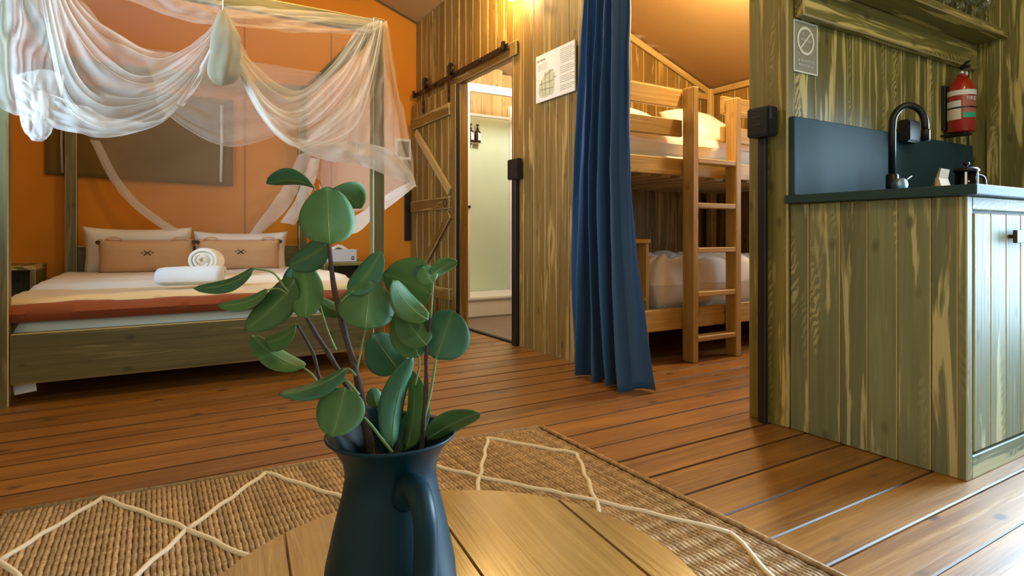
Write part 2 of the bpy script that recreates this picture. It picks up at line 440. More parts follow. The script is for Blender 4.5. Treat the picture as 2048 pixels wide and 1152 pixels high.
tr = thing('trim_1', (PX, 3.9, 0), 'timber frame boards around the bathroom doorway', 'door frame', kind='structure')
plank('door_head', tr, (PX-.012, (DY0+DY1)/2, DZ+.035), (0, 1, 0), (-1, 0, 0), DY1-DY0+.14, .095, .022, BROWN, EDGE)
plank('door_jamb', tr, (PX+.035, DY1-.012, DZ/2), (0, 0, 1), (0, 1, 0), DZ, .075, .022, BROWN, EDGE)
plank('door_jamb', tr, (PX+.035, DY0+.012, DZ/2), (0, 0, 1), (0, 1, 0), DZ, .075, .022, BROWN, EDGE)
plank('threshold', tr, (PX+.02, (DY0+DY1)/2, .006), (0, 1, 0), (0, 0, 1), DY1-DY0, .035, .012, BLACKM, None, .002)
# bathroom shell
bw = thing('wall_bathroom', (2.9, 5.24, 0), 'honey timber wall behind the shower', 'wall', kind='structure')
boards_y(bw, 5.255, PX+.07, 3.9, 0, lambda x: roof_z(x)-.01, .12, BATHW, .022)
bb = thing('wall_bathroom_rear', (3.5, 4.4, 0), 'honey timber wall at the far side of the bathroom', 'wall', kind='structure')
boards_x(bb, 3.52, 3.60, 5.24, 0, roof_z(3.52)-.01, .12, BATHW, .022)
bd = tag(box('floor_bathroom', None, (PX+.03, 3.60, .0005), (3.5, 5.24, .008), VINYL, 0), 'grey vinyl bathroom floor seen through the doorway', 'floor', kind='structure')
# wall between bathroom and bunk room (seen behind the top bunk)
wk = thing('wall_bunk_side', (3.1, 3.56, 0), 'pine board wall behind the upper bunk', 'wall', kind='structure')
boards_y(wk, 3.565, PX+.07, 4.16, 0, lambda x: roof_z(x)-.01, .13, BROWN, .03, -1)  # darker wood chosen so the colour carries the lower bunk's shade
box('trim_rail', wk, (PX+.07, 3.535, 1.92), (4.14, 3.55, 1.975), BUNK, .003)
sl = Vector((1, 0, -.36)).normalized()
plank('eaves_trim', wk, (3.14, 3.535, roof_z(3.14)-.045), sl, (0, -1, 0), 2.1, .05, .022, BUNK, EDGE)
wr = thing('wall_bunk_rear', (4.16, 2.5, 0), 'pine board wall at the end of the bunk room', 'wall', kind='structure')
boards_x(wr, 4.165, 1.50, 3.55, 0, roof_z(4.165)-.01, .13, BROWN, .03)  # same darkened boards, dimness of the bunk room put into the colour
box('eaves_trim', wr, (4.125, 1.50, roof_z(4.14)-.06), (4.148, 3.55, roof_z(4.14)-.012), BUNK, .003)
box('corner_post', wr, (4.10, 3.50, 0), (4.145, 3.545, roof_z(4.12)-.02), BUNK, .003)
# small window of the bunk room
w2 = thing('window_2', (4.14, 1.95, 1.15), 'small daylit window at the end of the bunk room', 'window', kind='structure')
box('pane', w2, (4.128, 1.72, .78), (4.134, 2.18, 1.52), emit('daylit_pane', (.62, .82, 1), 2.0), 0)
for lo, hi in (((4.115, 1.68, .74), (4.145, 1.719, 1.56)), ((4.115, 2.181, .74), (4.145, 2.22, 1.56)), ((4.115, 1.72, .74), (4.145, 2.18, .779)), ((4.115, 1.72, 1.521), (4.145, 2.18, 1.56)), ((4.118, 1.94, .78), (4.127, 1.96, 1.52))):
    box('window_frame', w2, lo, hi, BUNK, .003)
# kitchen partition, end post facing the room
KW = 1.425                      # kitchen face of the wall
kw = thing('wall_kitchen', (2.8, KW+.09, 0), 'olive stained board wall above the kitchen counter', 'wall', kind='structure')
boards_y(kw, KW+.011, 2.15, 3.62, 0, lambda x: roof_z(x)-.01, .135, OLIVE, .022)
box('wall_core', kw, (2.16, KW+.024, 0), (4.15, KW+.14, 1.97), OLIVE_D, .002)
boards_y(kw, KW+.152, 2.16, 4.14, 0, lambda x: roof_z(x)-.01, .15, BROWN, .02, 1)
pt = thing('trim_2', (PX+.02, 1.51, 0), 'olive end boards of the kitchen wall with conduit', 'wall trim', kind='structure')
plank('end_board', pt, (PX+.012, 1.475, ZT/2), (0, 0, 1), (-1, 0, 0), ZT, .105, .045, OLIVE, EDGE, .006)
plank('end_board', pt, (PX+.020, 1.567, ZT/2), (0, 0, 1), (-1, 0, 0), ZT, .074, .05, OLIVE, EDGE, .006)
# wall at the end of the counter
we = thing('wall_right', (3.63, 1, 0), 'olive stained board wall at the end of the kitchen', 'wall', kind='structure')
boards_x(we, 3.632, .80, KW, 0, roof_z(3.64)-.01, .128, OLIVE, .022)
plank('batten', we, (3.612, 1.31, 1.1), (0, 0, 1), (-1, 0, 0), 2.2, .06, .02, OLIVE, EDGE, .004)
box('wall_core', we, (3.645, .80, 0), (3.70, KW, roof_z(3.7)-.01), OLIVE_D, .002)
box('door_lintel', we, (3.62, -.45, 2.08), (3.70, .80, 2.15), OLIVE_D, .003)
box('door_side_boards', we, (3.62, Y0, 0), (3.70, -.45, 2.15), OLIVE_D, .003)

# ================================================================== RUG
RX0, RX1 = -.375, 1.275
def rug_back(x): return 2.062-.094*(x+.35)
RF = -.45
rug = thing('jute_rug', (.45, .8, 0), 'braided jute rug with cream diamond lines under the round table', 'rug')
bp, LB = .0126, 2.42
nseg = 170; V, Fc = [], []
for i in range(nseg+1):
    s = i/nseg; ph = i*PI/2.0
    for j in range(5):
        q = PI*j/4; hgt = .0085*math.sin(q)**.7*(1+.25*math.sin(ph+j*1.3)); wd = .0064*math.cos(q)*(1+.14*math.sin(ph+1))
        V.append((s*LB, wd, hgt))
for i in range(nseg):
    for j in range(4): Fc.append((i*5+j, i*5+j+1, (i+1)*5+j+1, (i+1)*5+j))
bme = bpy.data.meshes.new('braid'); bme.from_pydata(V, [], Fc); bme.materials.append(JUTE)
for p in bme.polygons: p.use_smooth = True
nb = int((RX1-RX0)/bp)
for i in range(nb):
    x = RX0+(i+.5)*bp; inset = .05*max(0, 1-(x-RX0)/.06)**2 if x < RX0+.06 else 0
    m = Matrix.Translation((x, rug_back(x)-inset, .001+random.uniform(0, .0012))) @ Matrix.Rotation(-PI/2+random.uniform(-.0008, .0008), 4, 'Z')
    link(bpy.data.objects.new('braid', bme), rug, m)
tube('rug_edging', rug, [(RX0+.03, rug_back(RX0)-.01, .008), (.3, rug_back(.3)+.004, .008), (RX1-.01, rug_back(RX1)+.004, .008)], .008, JUTE, 6)
tube('rug_edging', rug, [(RX1+.006, rug_back(RX1), .008), (RX1, .6, .008), (RX1+.003, RF+.05, .008)], .008, JUTE, 6)
# cream lines: a lattice of diamonds
def node(i, j):          # i in half-columns, j in half-rows from the far edge
    fixed = {(0, 0): (-.127, 2.026), (1, 1): (.07, 1.699), (2, 0): (.296, 1.979), (4, 0): (.667, 1.94), (6, 0): (1.039, 1.899),
             (3, 1): (.462, 1.66), (5, 1): (.85, 1.607), (7, 1): (1.222, 1.607), (6, 2): (1.051, 1.297), (7, 3): (1.227, .984), (-1, 1): (-.302, 1.756)}
    if (i, j) in fixed: return fixed[(i, j)]
    return (-.127+.194*i, 2.03-.33*j-.02*i)
def inrug(p): return RX0-.01 < p[0] < RX1+.01 and p[1] > RF+.05
for j in range(0, 7):
    for i in range(-1, 8):
        if (i+j) % 2: continue
        for di in (-1, 1):
            a, b2 = node(i, j), node(i+di, j+1)
            if not (inrug(a) and inrug(b2)): continue
            pts = []
            for s in range(9):
                t = s/8; wob = .004*math.sin(s*2.1+i*3+j)
                pts.append((a[0]+(b2[0]-a[0])*t+wob, a[1]+(b2[1]-a[1])*t, .0105+.0012*math.sin(s*3)))
            tube('diamond_line', rug, pts, .0066, WOOL, 6, sub=2)

# ================================================================== ROUND TABLE
TC, TR, TH = Vector((.335, .705)), .343, .27
tb = thing('coffee_table', (TC.x, TC.y, .013), 'low round oak plank coffee table under the dark jug', 'table')
def disc_plank(xa, xb, ang):
    """one plank of the round top, cut to the circle"""
    out = []; n = 26; ca, sa = math.cos(ang), math.sin(ang)
    xs = [xa+(xb-xa)*i/n for i in range(n+1)]
    up = [(x, math.sqrt(max(0, TR*TR-x*x))) for x in xs]; lo = [(x, -y) for x, y in reversed(up)]
    ring = up+lo
    clean = []
    for p in ring:
        if not clean or (abs(p[0]-clean[-1][0])+abs(p[1]-clean[-1][1])) > 1e-4: clean.append(p)
    if abs(clean[0][0]-clean[-1][0])+abs(clean[0][1]-clean[-1][1]) < 1e-4: clean.pop()
    bm = bmesh.new(); vs_ = [bm.verts.new((p[1], -p[0], 0)) for p in clean]   # local X along the plank
    f = bm.faces.new(vs_); bm.normal_update()
    if f.normal.z < 0: bmesh.ops.reverse_faces(bm, faces=[f])
    r = bmesh.ops.extrude_face_region(bm, geom=[f]); 
    for v in [g for g in r['geom'] if isinstance(g, bmesh.types.BMVert)]: v.co.z += .036
    bmesh.ops.recalc_face_normals(bm, faces=bm.faces[:])
    ed = [e for e in bm.edges if all(v.co.z > .03 for v in e.verts)]
    bmesh.ops.bevel(bm, geom=ed, offset=.0018, segments=1, affect='EDGES', material=1)
    me = bpy.data.meshes.new('top_plank'); bm.to_mesh(me); bm.free(); me.materials.append(TABLEM); me.materials.append(TABLEE)
    link(bpy.data.objects.new('top_plank', me), tb, Matrix.Translation((TC.x, TC.y, TH-.036)) @ Matrix.Rotation(PI/2+ang, 4, 'Z'))
cuts = [-TR, -.19, .056, .27, TR]
for a, b2 in zip(cuts, cuts[1:]): disc_plank(a+.0008, b2-.0008, math.radians(-6.5))
for s in (-1, 1): plank('under_batten', tb, (TC.x, TC.y+s*.13, TH-.052), (1, 0, 0), (0, 0, 1), .50, .07, .032, TABLEM, None)
for sx in (-1, 1):
    for sy in (-1, 1):
        tube('leg', tb, [(TC.x+sx*.13, TC.y+sy*.13, TH-.066), (TC.x+sx*.19, TC.y+sy*.19, .013)], lambda t: .026-.007*t, TABLEM, 10)

# ================================================================== JUG
JT = .72; jc = at(782, 868, JT); JZ = jc.z; pxm = JT/F
jug = thing('enamel_jug', (jc.x, jc.y, TH), 'dark petrol enamel jug holding leafy branches on the table', 'jug')
hb = JZ-TH
prof_o = [(.079, 0), (.0835, .004), (.0825, .03), (.0772, .085), (.0665, .135), (.0575, hb-.068), (.0545, hb-.05), (.0545, hb-.040), (.0575, hb-.026), (.0655, hb-.012), (.0735, hb-.003), (.0772, hb), (.0778, hb+.0025), (.0765, hb+.004)]
prof_i = [(.0725, hb-.001), (.064, hb-.012), (.056, hb-.026), (.0527, hb-.04), (.0527, hb-.05), (.056, hb-.068), (.065, .135), (.0755, .085), (.080, .03), (.076, .006), (0, .006)]
n = 56; prof = [(0, 0)]+prof_o+prof_i; V, Fc = [], []
away = Vector((-.55, .83))                                   # spout points away from the handle
hd = math.atan2(-RY*0-.86, .28)
handle_dir = (Vector((RX, RY))*.50-Vector((FX, FY))*.91).normalized()
sp = -handle_dir
for r, h in prof:
    for k in range(n):
        q = 2*PI*k/n; d = Vector((math.cos(q), math.sin(q))); kk = max(0, d.dot(sp))**14
        lift = max(0, (h-(hb-.05))/.05)
        rr = r*(1+.22*kk*lift) if r > .03 else r
        V.append((jc.x+d.x*rr, jc.y+d.y*rr, TH+h+.008*kk*lift))
m_ = len(prof)
for i in range(m_-1):
    for k in range(n): Fc.append((i*n+k, i*n+(k+1) % n, (i+1)*n+(k+1) % n, (i+1)*n+k))
mesh('body', V, Fc, JUG, jug, True, Matrix.Translation((0, 0, 0)), recentre=False)
hd3 = Vector((handle_dir.x, handle_dir.y, 0)); base = Vector((jc.x, jc.y, TH))
hp = [base+hd3*.050+Vector((0, 0, hb-.058)), base+hd3*.074+Vector((0, 0, hb-.036)), base+hd3*.100+Vector((0, 0, hb-.036)), base+hd3*.118+Vector((0, 0, hb-.060)),
      base+hd3*.117+Vector((0, 0, hb-.105)), base+hd3*.106+Vector((0, 0, .085)), base+hd3*.090+Vector((0, 0, .055)), base+hd3*.076+Vector((0, 0, .055))]
tube('handle', jug, hp, lambda t: .0165-.004*math.sin(PI*t), JUG, 14, sub=6)

# ================================================================== EUCALYPTUS BRANCHES
def leaf(parent, b, tip, wpx, mat=None, dt=0.0, roll=0.0, cup=.18, bend=.10, d0=0.0, side=1):
    """b, tip in frame pixels at the jug's distance (+d0 / +dt metres); wpx true width in pixels before roll"""
    mat = mat or LEAF
    B = at(b[0], b[1], JT+d0); T = at(tip[0], tip[1], JT+d0+dt)
    ax = T-B; ln = ax.length; ax.normalize()
    view = (B+T)/2-Vector((0, 0, CAMH)); view.normalize()
    wd = ax.cross(view).normalized(); nr = wd.cross(ax).normalized()
    R = Matrix.Rotation(roll, 3, ax); wd = R @ wd; nr = R @ nr
    hw = wpx*JT/F/2; nu, nv = 8, 14; V, col_ = [], []
    for j in range(nv+1):
        t = j/nv
        wprof = (math.sin(PI*min(1, t**.86))**.50) if 0 < t < 1 else 0.02
        wprof = max(wprof, .03)
        for i in range(nu+1):
            s = (i/nu*2-1); ww = s*hw*wprof
            z = cup*hw*(abs(s)**1.6)*wprof*side+bend*ln*math.sin(PI*t)*side-.3*bend*ln*t*t*side
            z += .02*hw*math.sin(9*t+3*s)
            V.append(B+ax*(ln*t)+wd*ww+nr*z); 
            vein = max(0, 1-abs(s)*7) + .5*max(0, 1-abs(((t*7+abs(s)*1.6) % 1)-.5)*9)*(abs(s) < .8)
            col_.append(min(1, vein))
    lf = mesh('leaf', V, grid_faces(nu, nv), mat, parent)
    a = lf.data.attributes.new('vein', 'FLOAT', 'POINT'); a.data.foreach_set('value', col_)
    md = lf.modifiers.new('thickness', 'SOLIDIFY'); md.thickness = .0006
    mid = [V[j*(nu+1)+nu//2]-nr*side*.0004 for j in range(0, nv+1, 2)]
    tube('midrib', lf, mid, lambda t: .0008*(1-.75*t), PETI, 5)
    return lf
def stem(parent, pts, r0, r1, mat=STEM, name='stem', d=0.0):
    P = [at(p[0], p[1], JT+(p[2] if len(p) > 2 else d)) for p in pts]
    o = tube(name, parent, P, lambda t: (r0+(r1-r0)*t)*(1+.10*math.sin(t*40)), mat, 8, sub=5)
    return o
g = 'eucalyptus branches in the jug'
ea = thing('eucalyptus_branch', at(741, 898, JT), 'tallest eucalyptus branch with three round leaves at its top', 'branch', g)
stem(ea, [(748, 960, .01), (741, 898), (720, 783), (707, 726), (686, 653), (668, 575), (658, 489)], .0052, .0028)
stem(ea, [(657, 486, .02), (642, 430, .03), (627, 372, .012)], .0014, .001, PETI, 'petiole')
leaf(ea, (659, 488), (655, 374), 112, LEAF, .012, .10)
leaf(ea, (660, 380), (722, 414), 88, LEAF, .05, .75, d0=.03)
leaf(ea, (627, 372), (534, 364), 58, LEAFB, .015, -1.0, cup=.3)
leaf(ea, (656, 484), (579, 532), 66, LEAFB, .02, .55)
leaf(ea, (700, 588), (763, 504), 58, LEAFB, .02, -.45)
leaf(ea, (731, 658), (742, 562), 112, LEAF, .02, .15, d0=-.01)
stem(ea, [(712, 745), (722, 700), (731, 658)], .0016, .0012, PETI, 'petiole'); stem(ea, [(676, 610), (690, 595), (700, 588)], .0014, .001, PETI, 'petiole')
leaf(ea, (690, 775), (664, 874), 92, LEAF, -.02, .2, d0=-.03)
leaf(ea, (694, 737), (558, 792), 58, LEAFB, -.03, 1.0, d0=-.02, cup=.25)
stem(ea, [(718, 790), (700, 768), (690, 762), (678, 768)], .0020, .0014, PETI, 'petiole', -.02)
stem(ea, [(712, 752), (702, 740), (694, 737)], .0016, .0012, PETI, 'petiole', -.01)
stem(ea, [(785, 905), (765, 880), (742, 850), (728, 835)], .0022, .0016, PETI, 'petiole', -.012)

eb = thing('eucalyptus_branch', at(735, 890, JT+.02), 'eucalyptus branch leaning left with long slender leaves', 'branch', g)
stem(eb, [(740, 950, .02), (728, 850, .02), (690, 765, .02), (660, 712, .02), (629, 663, .02), (600, 612, .02), (587, 590, .02)], .0042, .0020)
stem(eb, [(587, 592, .02), (570, 575, .02), (545, 545, .02), (507, 538, .02)], .0016, .001, PETI, 'petiole')
leaf(eb, (508, 537), (390, 580), 40, LEAFB, .0, .85, d0=.02, bend=.14)
leaf(eb, (536, 580), (437, 614), 40, LEAF, .0, .9, d0=.02, bend=.12)
stem(eb, [(590, 600, .02), (560, 578, .02), (536, 580, .02)], .0013, .001, PETI, 'petiole')
leaf(eb, (590, 560), (492, 660), 80, LEAF, .0, .6, d0=.015)
leaf(eb, (612, 636), (602, 522), 70, LEAF, .02, -.4, d0=.0)
leaf(eb, (600, 590), (596, 528), 62, LEAFB, .03, .5, d0=.05)
leaf(eb, (608, 736), (502, 672), 62, LEAF, .03, .75, d0=.03)
stem(eb, [(640, 775, .03), (625, 750, .03), (608, 736, .03)], .0016, .0012, PETI, 'petiole')
leaf(eb, (690, 628), (632, 596), 42, LEAF, .02, .6, d0=.05)
stem(eb, [(672, 700, .02), (655, 660, .02), (640, 610, .02)], .0014, .001, PETI, 'petiole')

ec = thing('eucalyptus_branch', at(725, 885, JT+.04), 'short thin eucalyptus twig behind the tall branch', 'branch', g)
stem(ec, [(765, 950, .03), (735, 860, .035), (690, 800, .04), (645, 770, .04), (629, 715, .04), (612, 680, .04), (595, 650, .04)], .0036, .0016)
leaf(ec, (592, 655), (520, 690), 56, LEAF, .02, .8, d0=.045)
leaf(ec, (755, 815), (745, 775), 36, LEAF, .01, .3, d0=.03)
stem(ec, [(770, 880, .03), (762, 845, .03), (755, 815, .03)], .0016, .001, PETI, 'petiole')

ed_ = thing('eucalyptus_branch', at(843, 898, JT+.01), 'eucalyptus branch on the right with round blue-green leaves', 'branch', g)
stem(ed_, [(838, 950, .01), (843, 898, .01), (852, 778, .01), (853, 695, .01), (861, 637, .01)], .0040, .0020)
stem(ed_, [(850, 830, .01), (862, 780, .01), (872, 716, .01)], .0022, .0014, PETI, 'petiole')
leaf(ed_, (871, 718), (905, 620), 108, LEAFB, .01, -.1, d0=.01)
leaf(ed_, (853, 690), (800, 622), 70, LEAF, .01, .35, d0=-.005)
leaf(ed_, (856, 640), (783, 562), 62, LEAF, .0, .65, d0=-.01, bend=.16)
leaf(ed_, (862, 588), (768, 548), 112, LEAF, .02, -.35, d0=.03)
leaf(ed_, (838, 560), (856, 530), 40, LEAFB, .0, .4, d0=.035)
stem(ed_, [(861, 637, .01), (864, 600, .01), (866, 562, .01)], .0018, .001, PETI, 'petiole')
leaf(ed_, (864, 566), (846, 532), 46, LEAF, .0, .3, d0=.0)
leaf(ed_, (862, 552), (914, 521), 40, LEAF, .0, .7, d0=.005)
leaf(ed_, (853, 880), (960, 824), 62, LEAF, -.02, .8, d0=-.01, bend=.06)

ee = thing('eucalyptus_branch', at(790, 890, JT+.02), 'eucalyptus branch in the middle with upright folded leaves', 'branch', g)
stem(ee, [(800, 950, .02), (792, 890, .02), (800, 800, .02), (818, 730, .02), (828, 700, .02)], .0034, .0016)
leaf(ee, (784, 895), (823, 712), 62, LEAFB, .02, .65, d0=-.005, cup=.5)
leaf(ee, (812, 900), (826, 740), 64, LEAF, .02, -.75, d0=.015, cup=.4)
leaf(ee, (800, 905), (828, 820), 40, LEAFB, .01, .2, d0=.03)
leaf(ee, (800, 742), (745, 668), 92, LEAFB, .02, .25, d0=.045)
leaf(ee, (838, 715), (806, 610), 84, LEAF, .01, .2, d0=.012)
stem(ee, [(830, 770, .02), (838, 735, .02), (838, 712, .012)], .0014, .001, PETI, 'petiole')

# ================================================================== BED
bed = thing('canopy_bed', (.28, 4.3, 0), 'olive timber four-poster bed against the orange wall', 'bed')
BX0, BX1, BY0, BY1 = -.578, 1.105, 3.36, 5.16
PS = .068
for x, y in ((BX0, BY0), (BX1, BY0), (BX0+.075, BY1), (BX1-.05, BY1)):
    plank('post', bed, (x, y, 1.0), (0, 0, 1), (0, -1, 0), 2.0, PS, PS, OLIVE_D, EDGE, .005)
plank('footboard', bed, ((BX0+BX1)/2, BY0+.005, .205), (1, 0, 0), (0, -1, 0), BX1-BX0-PS-.004, .225, .045, OLIVE_D, EDGE, .005)
plank('headboard', bed, ((BX0+BX1)/2, BY1+.005, .42), (1, 0, 0), (0, -1, 0), BX1-BX0-PS-.10, .50, .03, OLIVE_D, EDGE, .005)
for x in (BX0+.01, BX1-.01):
    plank('side_rail', bed, (x, (BY0+BY1)/2, .205), (0, 1, 0), (1, 0, 0), BY1-BY0-PS-.004, .225, .035, OLIVE_D, EDGE, .005)
    plank('canopy_rail', bed, (x, (BY0+BY1)/2, 1.955), (0, 1, 0), (0, 0, 1), BY1-BY0-PS, .05, .075, OLIVE_D, EDGE, .005)
for y in (BY0, BY1):
    plank('canopy_rail', bed, ((BX0+BX1)/2, y, 1.955), (1, 0, 0), (0, 0, 1), BX1-BX0-PS-.10*(y > 4), .05, .075, OLIVE_D, EDGE, .005)
for i in range(7): plank('slat', bed, ((BX0+BX1)/2, 3.55+.24*i, .20), (1, 0, 0), (0, 0, 1), 1.56, .09, .02, BUNK, None)
lab = plank('care_label', bed, (-.50, 3.41, .062), (1, 0, .12), (0, -1, .15), .080, .042, .003, WHITE, None, .001)
def soft_slab(name, lo, hi, mat, r=.06, amp=.008, freq=4, parent=None, nu=40, nv=44, seed=0, droop=0, label=None, cat=None):
    """cushioned slab with rounded edges and gentle wrinkles"""
    V = []; lo = Vector(lo); hi = Vector(hi); sx, sy, sz = hi-lo
    ring = []
    def side(a):  # superellipse distance profile
        return (1-abs(a)**8)
    for layer in (1, -1):
        for j in range(nv+1):
            for i in range(nu+1):
                u, v = i/nu*2-1, j/nv*2-1
                e = max(abs(u), abs(v)); 
                edge = min((1-abs(u))*sx/2, (1-abs(v))*sy/2); k_ = min(1, edge/r); h = sz/2*math.sqrt(max(0, 1-(1-k_)**2))
                x = lo.x+sx*(u+1)/2; y = lo.y+sy*(v+1)/2; z = (lo.z+hi.z)/2+layer*h
                w_ = noise.noise(Vector((x*freq, y*freq*.7, seed+layer)))+.5*noise.noise(Vector((x*freq*2.3, y*freq*2, seed+7)))
                z += amp*w_*k_ if layer > 0 else 0
                y += amp*.8*noise.noise(Vector((x*freq, z*9, seed+3)))*(1 if layer > 0 else .4)
                if droop and layer > 0: z -= droop*(abs(u)**6)
                V.append(Vector((x, y, z)))
    n1 = (nu+1)*(nv+1); Fc = grid_faces(nu, nv)+[tuple(n1+q for q in reversed(f)) for f in grid_faces(nu, nv)]
    o = mesh(name, V, Fc, mat, parent)
    bm = bmesh.new(); bm.from_mesh(o.data); bmesh.ops.remove_doubles(bm, verts=bm.verts[:], dist=.0004); bm.to_mesh(o.data); bm.free()
    for p in o.data.polygons: p.use_smooth = True
    if label: tag(o, label, cat)
    return o
soft_slab('mattress', (BX0+.035, 3.375, .212), (BX1-.035, 5.12, .398), MATT, .05, .004, 3, None, label='pale blue-white mattress edge above the bed footboard', cat='mattress')
soft_slab('rust_blanket', (BX0-.012, 3.335, .360), (BX1+.012, 3.80, .446), RUST, .045, .010, 5, None, 60, 24, 3, label='rust brown blanket folded over the foot of the bed', cat='blanket')
soft_slab('cream_throw', (BX0-.014, 3.375, .418), (BX1+.014, 4.02, .466), CREAM, .03, .012, 4, None, 60, 40, 5, label='cream yellow throw spread above the rust blanket', cat='blanket')
soft_slab('white_duvet', (BX0+.015, 3.82, .399), (BX1-.015, 5.10, .498), LINEN, .06, .012, 4, None, 50, 44, 9, label='white duvet covering the bed behind the cream throw', cat='duvet')
def pillow(name, c, wdt, hgt, th, tilt, mat, label, group, pinch=.16, rot=0, seed=0, n_=22):
    V = []; R = Matrix.Rotation(rot, 3, 'Z') @ Matrix.Rotation(-tilt, 3, 'X')
    for layer in (1, -1):
        for j in range(n_+1):
            for i in range(n_+1):
                u, v = i/n_*2-1, j/n_*2-1
                uu = u*(1-pinch*.5*(1-abs(v)**1.5)*abs(u)**3*.6); vv = v*(1-pinch*(1-abs(u)**2)*abs(v)**3)
                h = th/2*((1-u**4)*(1-v**4))**.55
                h *= 1+.10*noise.noise(Vector((u*2.2+seed, v*2.2, layer)))+.05*noise.noise(Vector((u*6, v*6+seed, 3)))
                V.append(Vector(c)+R @ Vector((uu*wdt/2, -layer*h, vv*hgt/2)))
    n1 = (n_+1)**2; g_ = grid_faces(n_, n_)
    o = mesh(name, V, [tuple(reversed(f)) for f in g_][::-1]+[tuple(n1+q for q in f) for f in g_], mat, None)
    bm = bmesh.new(); bm.from_mesh(o.data); bmesh.ops.remove_doubles(bm, verts=bm.verts[:], dist=.0005); bmesh.ops.recalc_face_normals(bm, faces=bm.faces[:]); bm.to_mesh(o.data); bm.free()
    for p in o.data.polygons: p.use_smooth = True
    return tag(o, label, 'pillow', group), R
pillow('white_pillow', (-.095, 5.02, .645), .66, .34, .15, -.28, LINEN, 'large white pillow behind the left tan cushion', 'white pillows on the bed', seed=1)
pillow('white_pillow', (.575, 5.02, .625), .66, .32, .15, -.28, LINEN, 'large white pillow behind the right tan cushion', 'white pillows on the bed', seed=5)
for cx, lb, sd in ((-.045, 'tan cushion with dark crossed emblem on the left half of the bed', 2), (.535, 'tan cushion with dark crossed emblem behind the rolled towels', 8)):
    cc = Vector((cx, 4.80, .607))
    pl, R = pillow('tan_cushion', cc, .56, .235, .12, -.22, TAN, lb, 'tan cushions on the bed', .06, 0, sd)
    def pp(u, v, off): return cc+R @ Vector((u*.28, -off, v*.1175))
    for s in (-1, 1):      # emblem: crossed strokes with small end dots
        tube('emblem_stroke', pl, [pp(-.075*s, .16, .0625), pp(0, .30, .0635), pp(.075*s, .44, .0605)], .0032, DARKB, 5)
        tube('emblem_stroke', pl, [pp(.10*s, .28, .0625), pp(.125*s, .31, .062), pp(.10*s, .36, .0615)], .0020, DARKB, 5)
        # corner loops with knots
        tube('corner_loop', pl, [pp(.95*s, .80, .02), pp(.80*s, 1.08, .015), pp(.60*s, 1.10, .012), pp(.50*s, .92, .018)], .006, TAN, 6, sub=4)
        lathe('loop_knot', pl, pp(1.0*s, .86, .02), [(.0, -.012), (.012, -.010), (.014, 0), (.010, .010), (0, .012)], DARKB, 10, (1*s, -.3, .5))
def towel_roll(c, direction, length, rad, mat, label):
    d = Vector(direction).normalized(); up = Vector((0, 0, 1)); sd = d.cross(up).normalized(); up = sd.cross(d)
    root = thing('rolled_towel', Vector(c)-up*rad, label, 'towel', 'rolled towels on the bed')
    pts = []; turns = 3.6; n_ = 90
    for i in range(n_+1):
        t = i/n_; a = t*turns*2*PI; r = .008+(rad-.008)*t*(.96)+.0018*math.sin(a*3)
        pts.append((math.cos(a)*r, math.sin(a)*r))
    V, Fc = [], []; th = (rad/turns)*.78; m2 = 10
    for layer in (0, 1):
        for j in range(m2+1):
            s = -length/2+length*j/m2
            e = 1-.10*(abs(j/m2*2-1)**6)
            for i, (a, b2) in enumerate(pts):
                q = math.hypot(a, b2); k_ = (q-layer*th*.9)/q if q > th else .6
                bulge = e*(1+.03*noise.noise(Vector((s*30, a*30, b2*30))))
                V.append(Vector(c)+d*(s+.006*math.sin(i*.3)*(j in (0, m2)))+sd*(a*k_*bulge)+up*(b2*k_*bulge*.92))
    w_ = n_+1; n1 = w_*(m2+1)
    for j in range(m2):
        for i in range(n_):
            Fc.append((j*w_+i, j*w_+i+1, (j+1)*w_+i+1, (j+1)*w_+i)); Fc.append((n1+j*w_+i, n1+(j+1)*w_+i, n1+(j+1)*w_+i+1, n1+j*w_+i+1))
    for i in range(n_):
        Fc.append((i, n1+i, n1+i+1, i+1)); o = m2*w_; Fc.append((o+i, o+i+1, n1+o+i+1, n1+o+i))
    for j in range(m2): Fc.append((j*w_+n_, (j)*w_+n_+n1, (j+1)*w_+n_+n1, (j+1)*w_+n_))
    mesh('towel_cloth', V, Fc, mat, root)
    core = [Vector(c)+d*(-length/2+.004), Vector(c)+d*(length/2-.004)]
    tube('towel_core', root, core, rad*.45, mat, 12)
    return root
towel_roll((.265, 4.07, .590), (-.22, -.97, .05), .24, .100, TOWEL, 'cream rolled towel with its spiral end facing the room')
towel_roll((.170, 3.66, .527), (-.95, .30, -.02), .32, .068, TOWELB, 'white rolled towel lying in front of the cream roll')

# bedside tables
def nightstand(x0, x1, y0, y1, z1, label):
    r = thing('bedside_table', ((x0+x1)/2, (y0+y1)/2, 0), label, 'bedside table', 'bedside tables')
    box('top', r, (x0, y0, z1-.028), (x1, y1, z1), OLIVE, .004, EDGE)
    box('side_panel', r, (x0+.002, y0+.006, 0), (x0+.030, y1, z1-.029), OLIVE_D, .003, EDGE); box('side_panel', r, (x1-.030, y0+.006, 0), (x1-.002, y1, z1-.029), OLIVE_D, .003, EDGE)
    box('shelf', r, (x0+.031, y0+.01, z1-.26), (x1-.031, y1-.012, z1-.24), OLIVE_D, .003, EDGE); box('back_panel', r, (x0+.031, y1-.011, .02), (x1-.031, y1, z1-.029), OLIVE_D, .002)
    box('floor_panel', r, (x0+.031, y0+.01, .04), (x1-.031, y1-.012, .06), OLIVE_D, .002)
    return r
nightstand(-1.06, -.648, 4.78, 5.24, .555, 'open olive timber bedside table left of the bed')
nightstand(1.165, 1.56, 4.86, 5.24, .527, 'open olive timber bedside table carrying the tissue box')
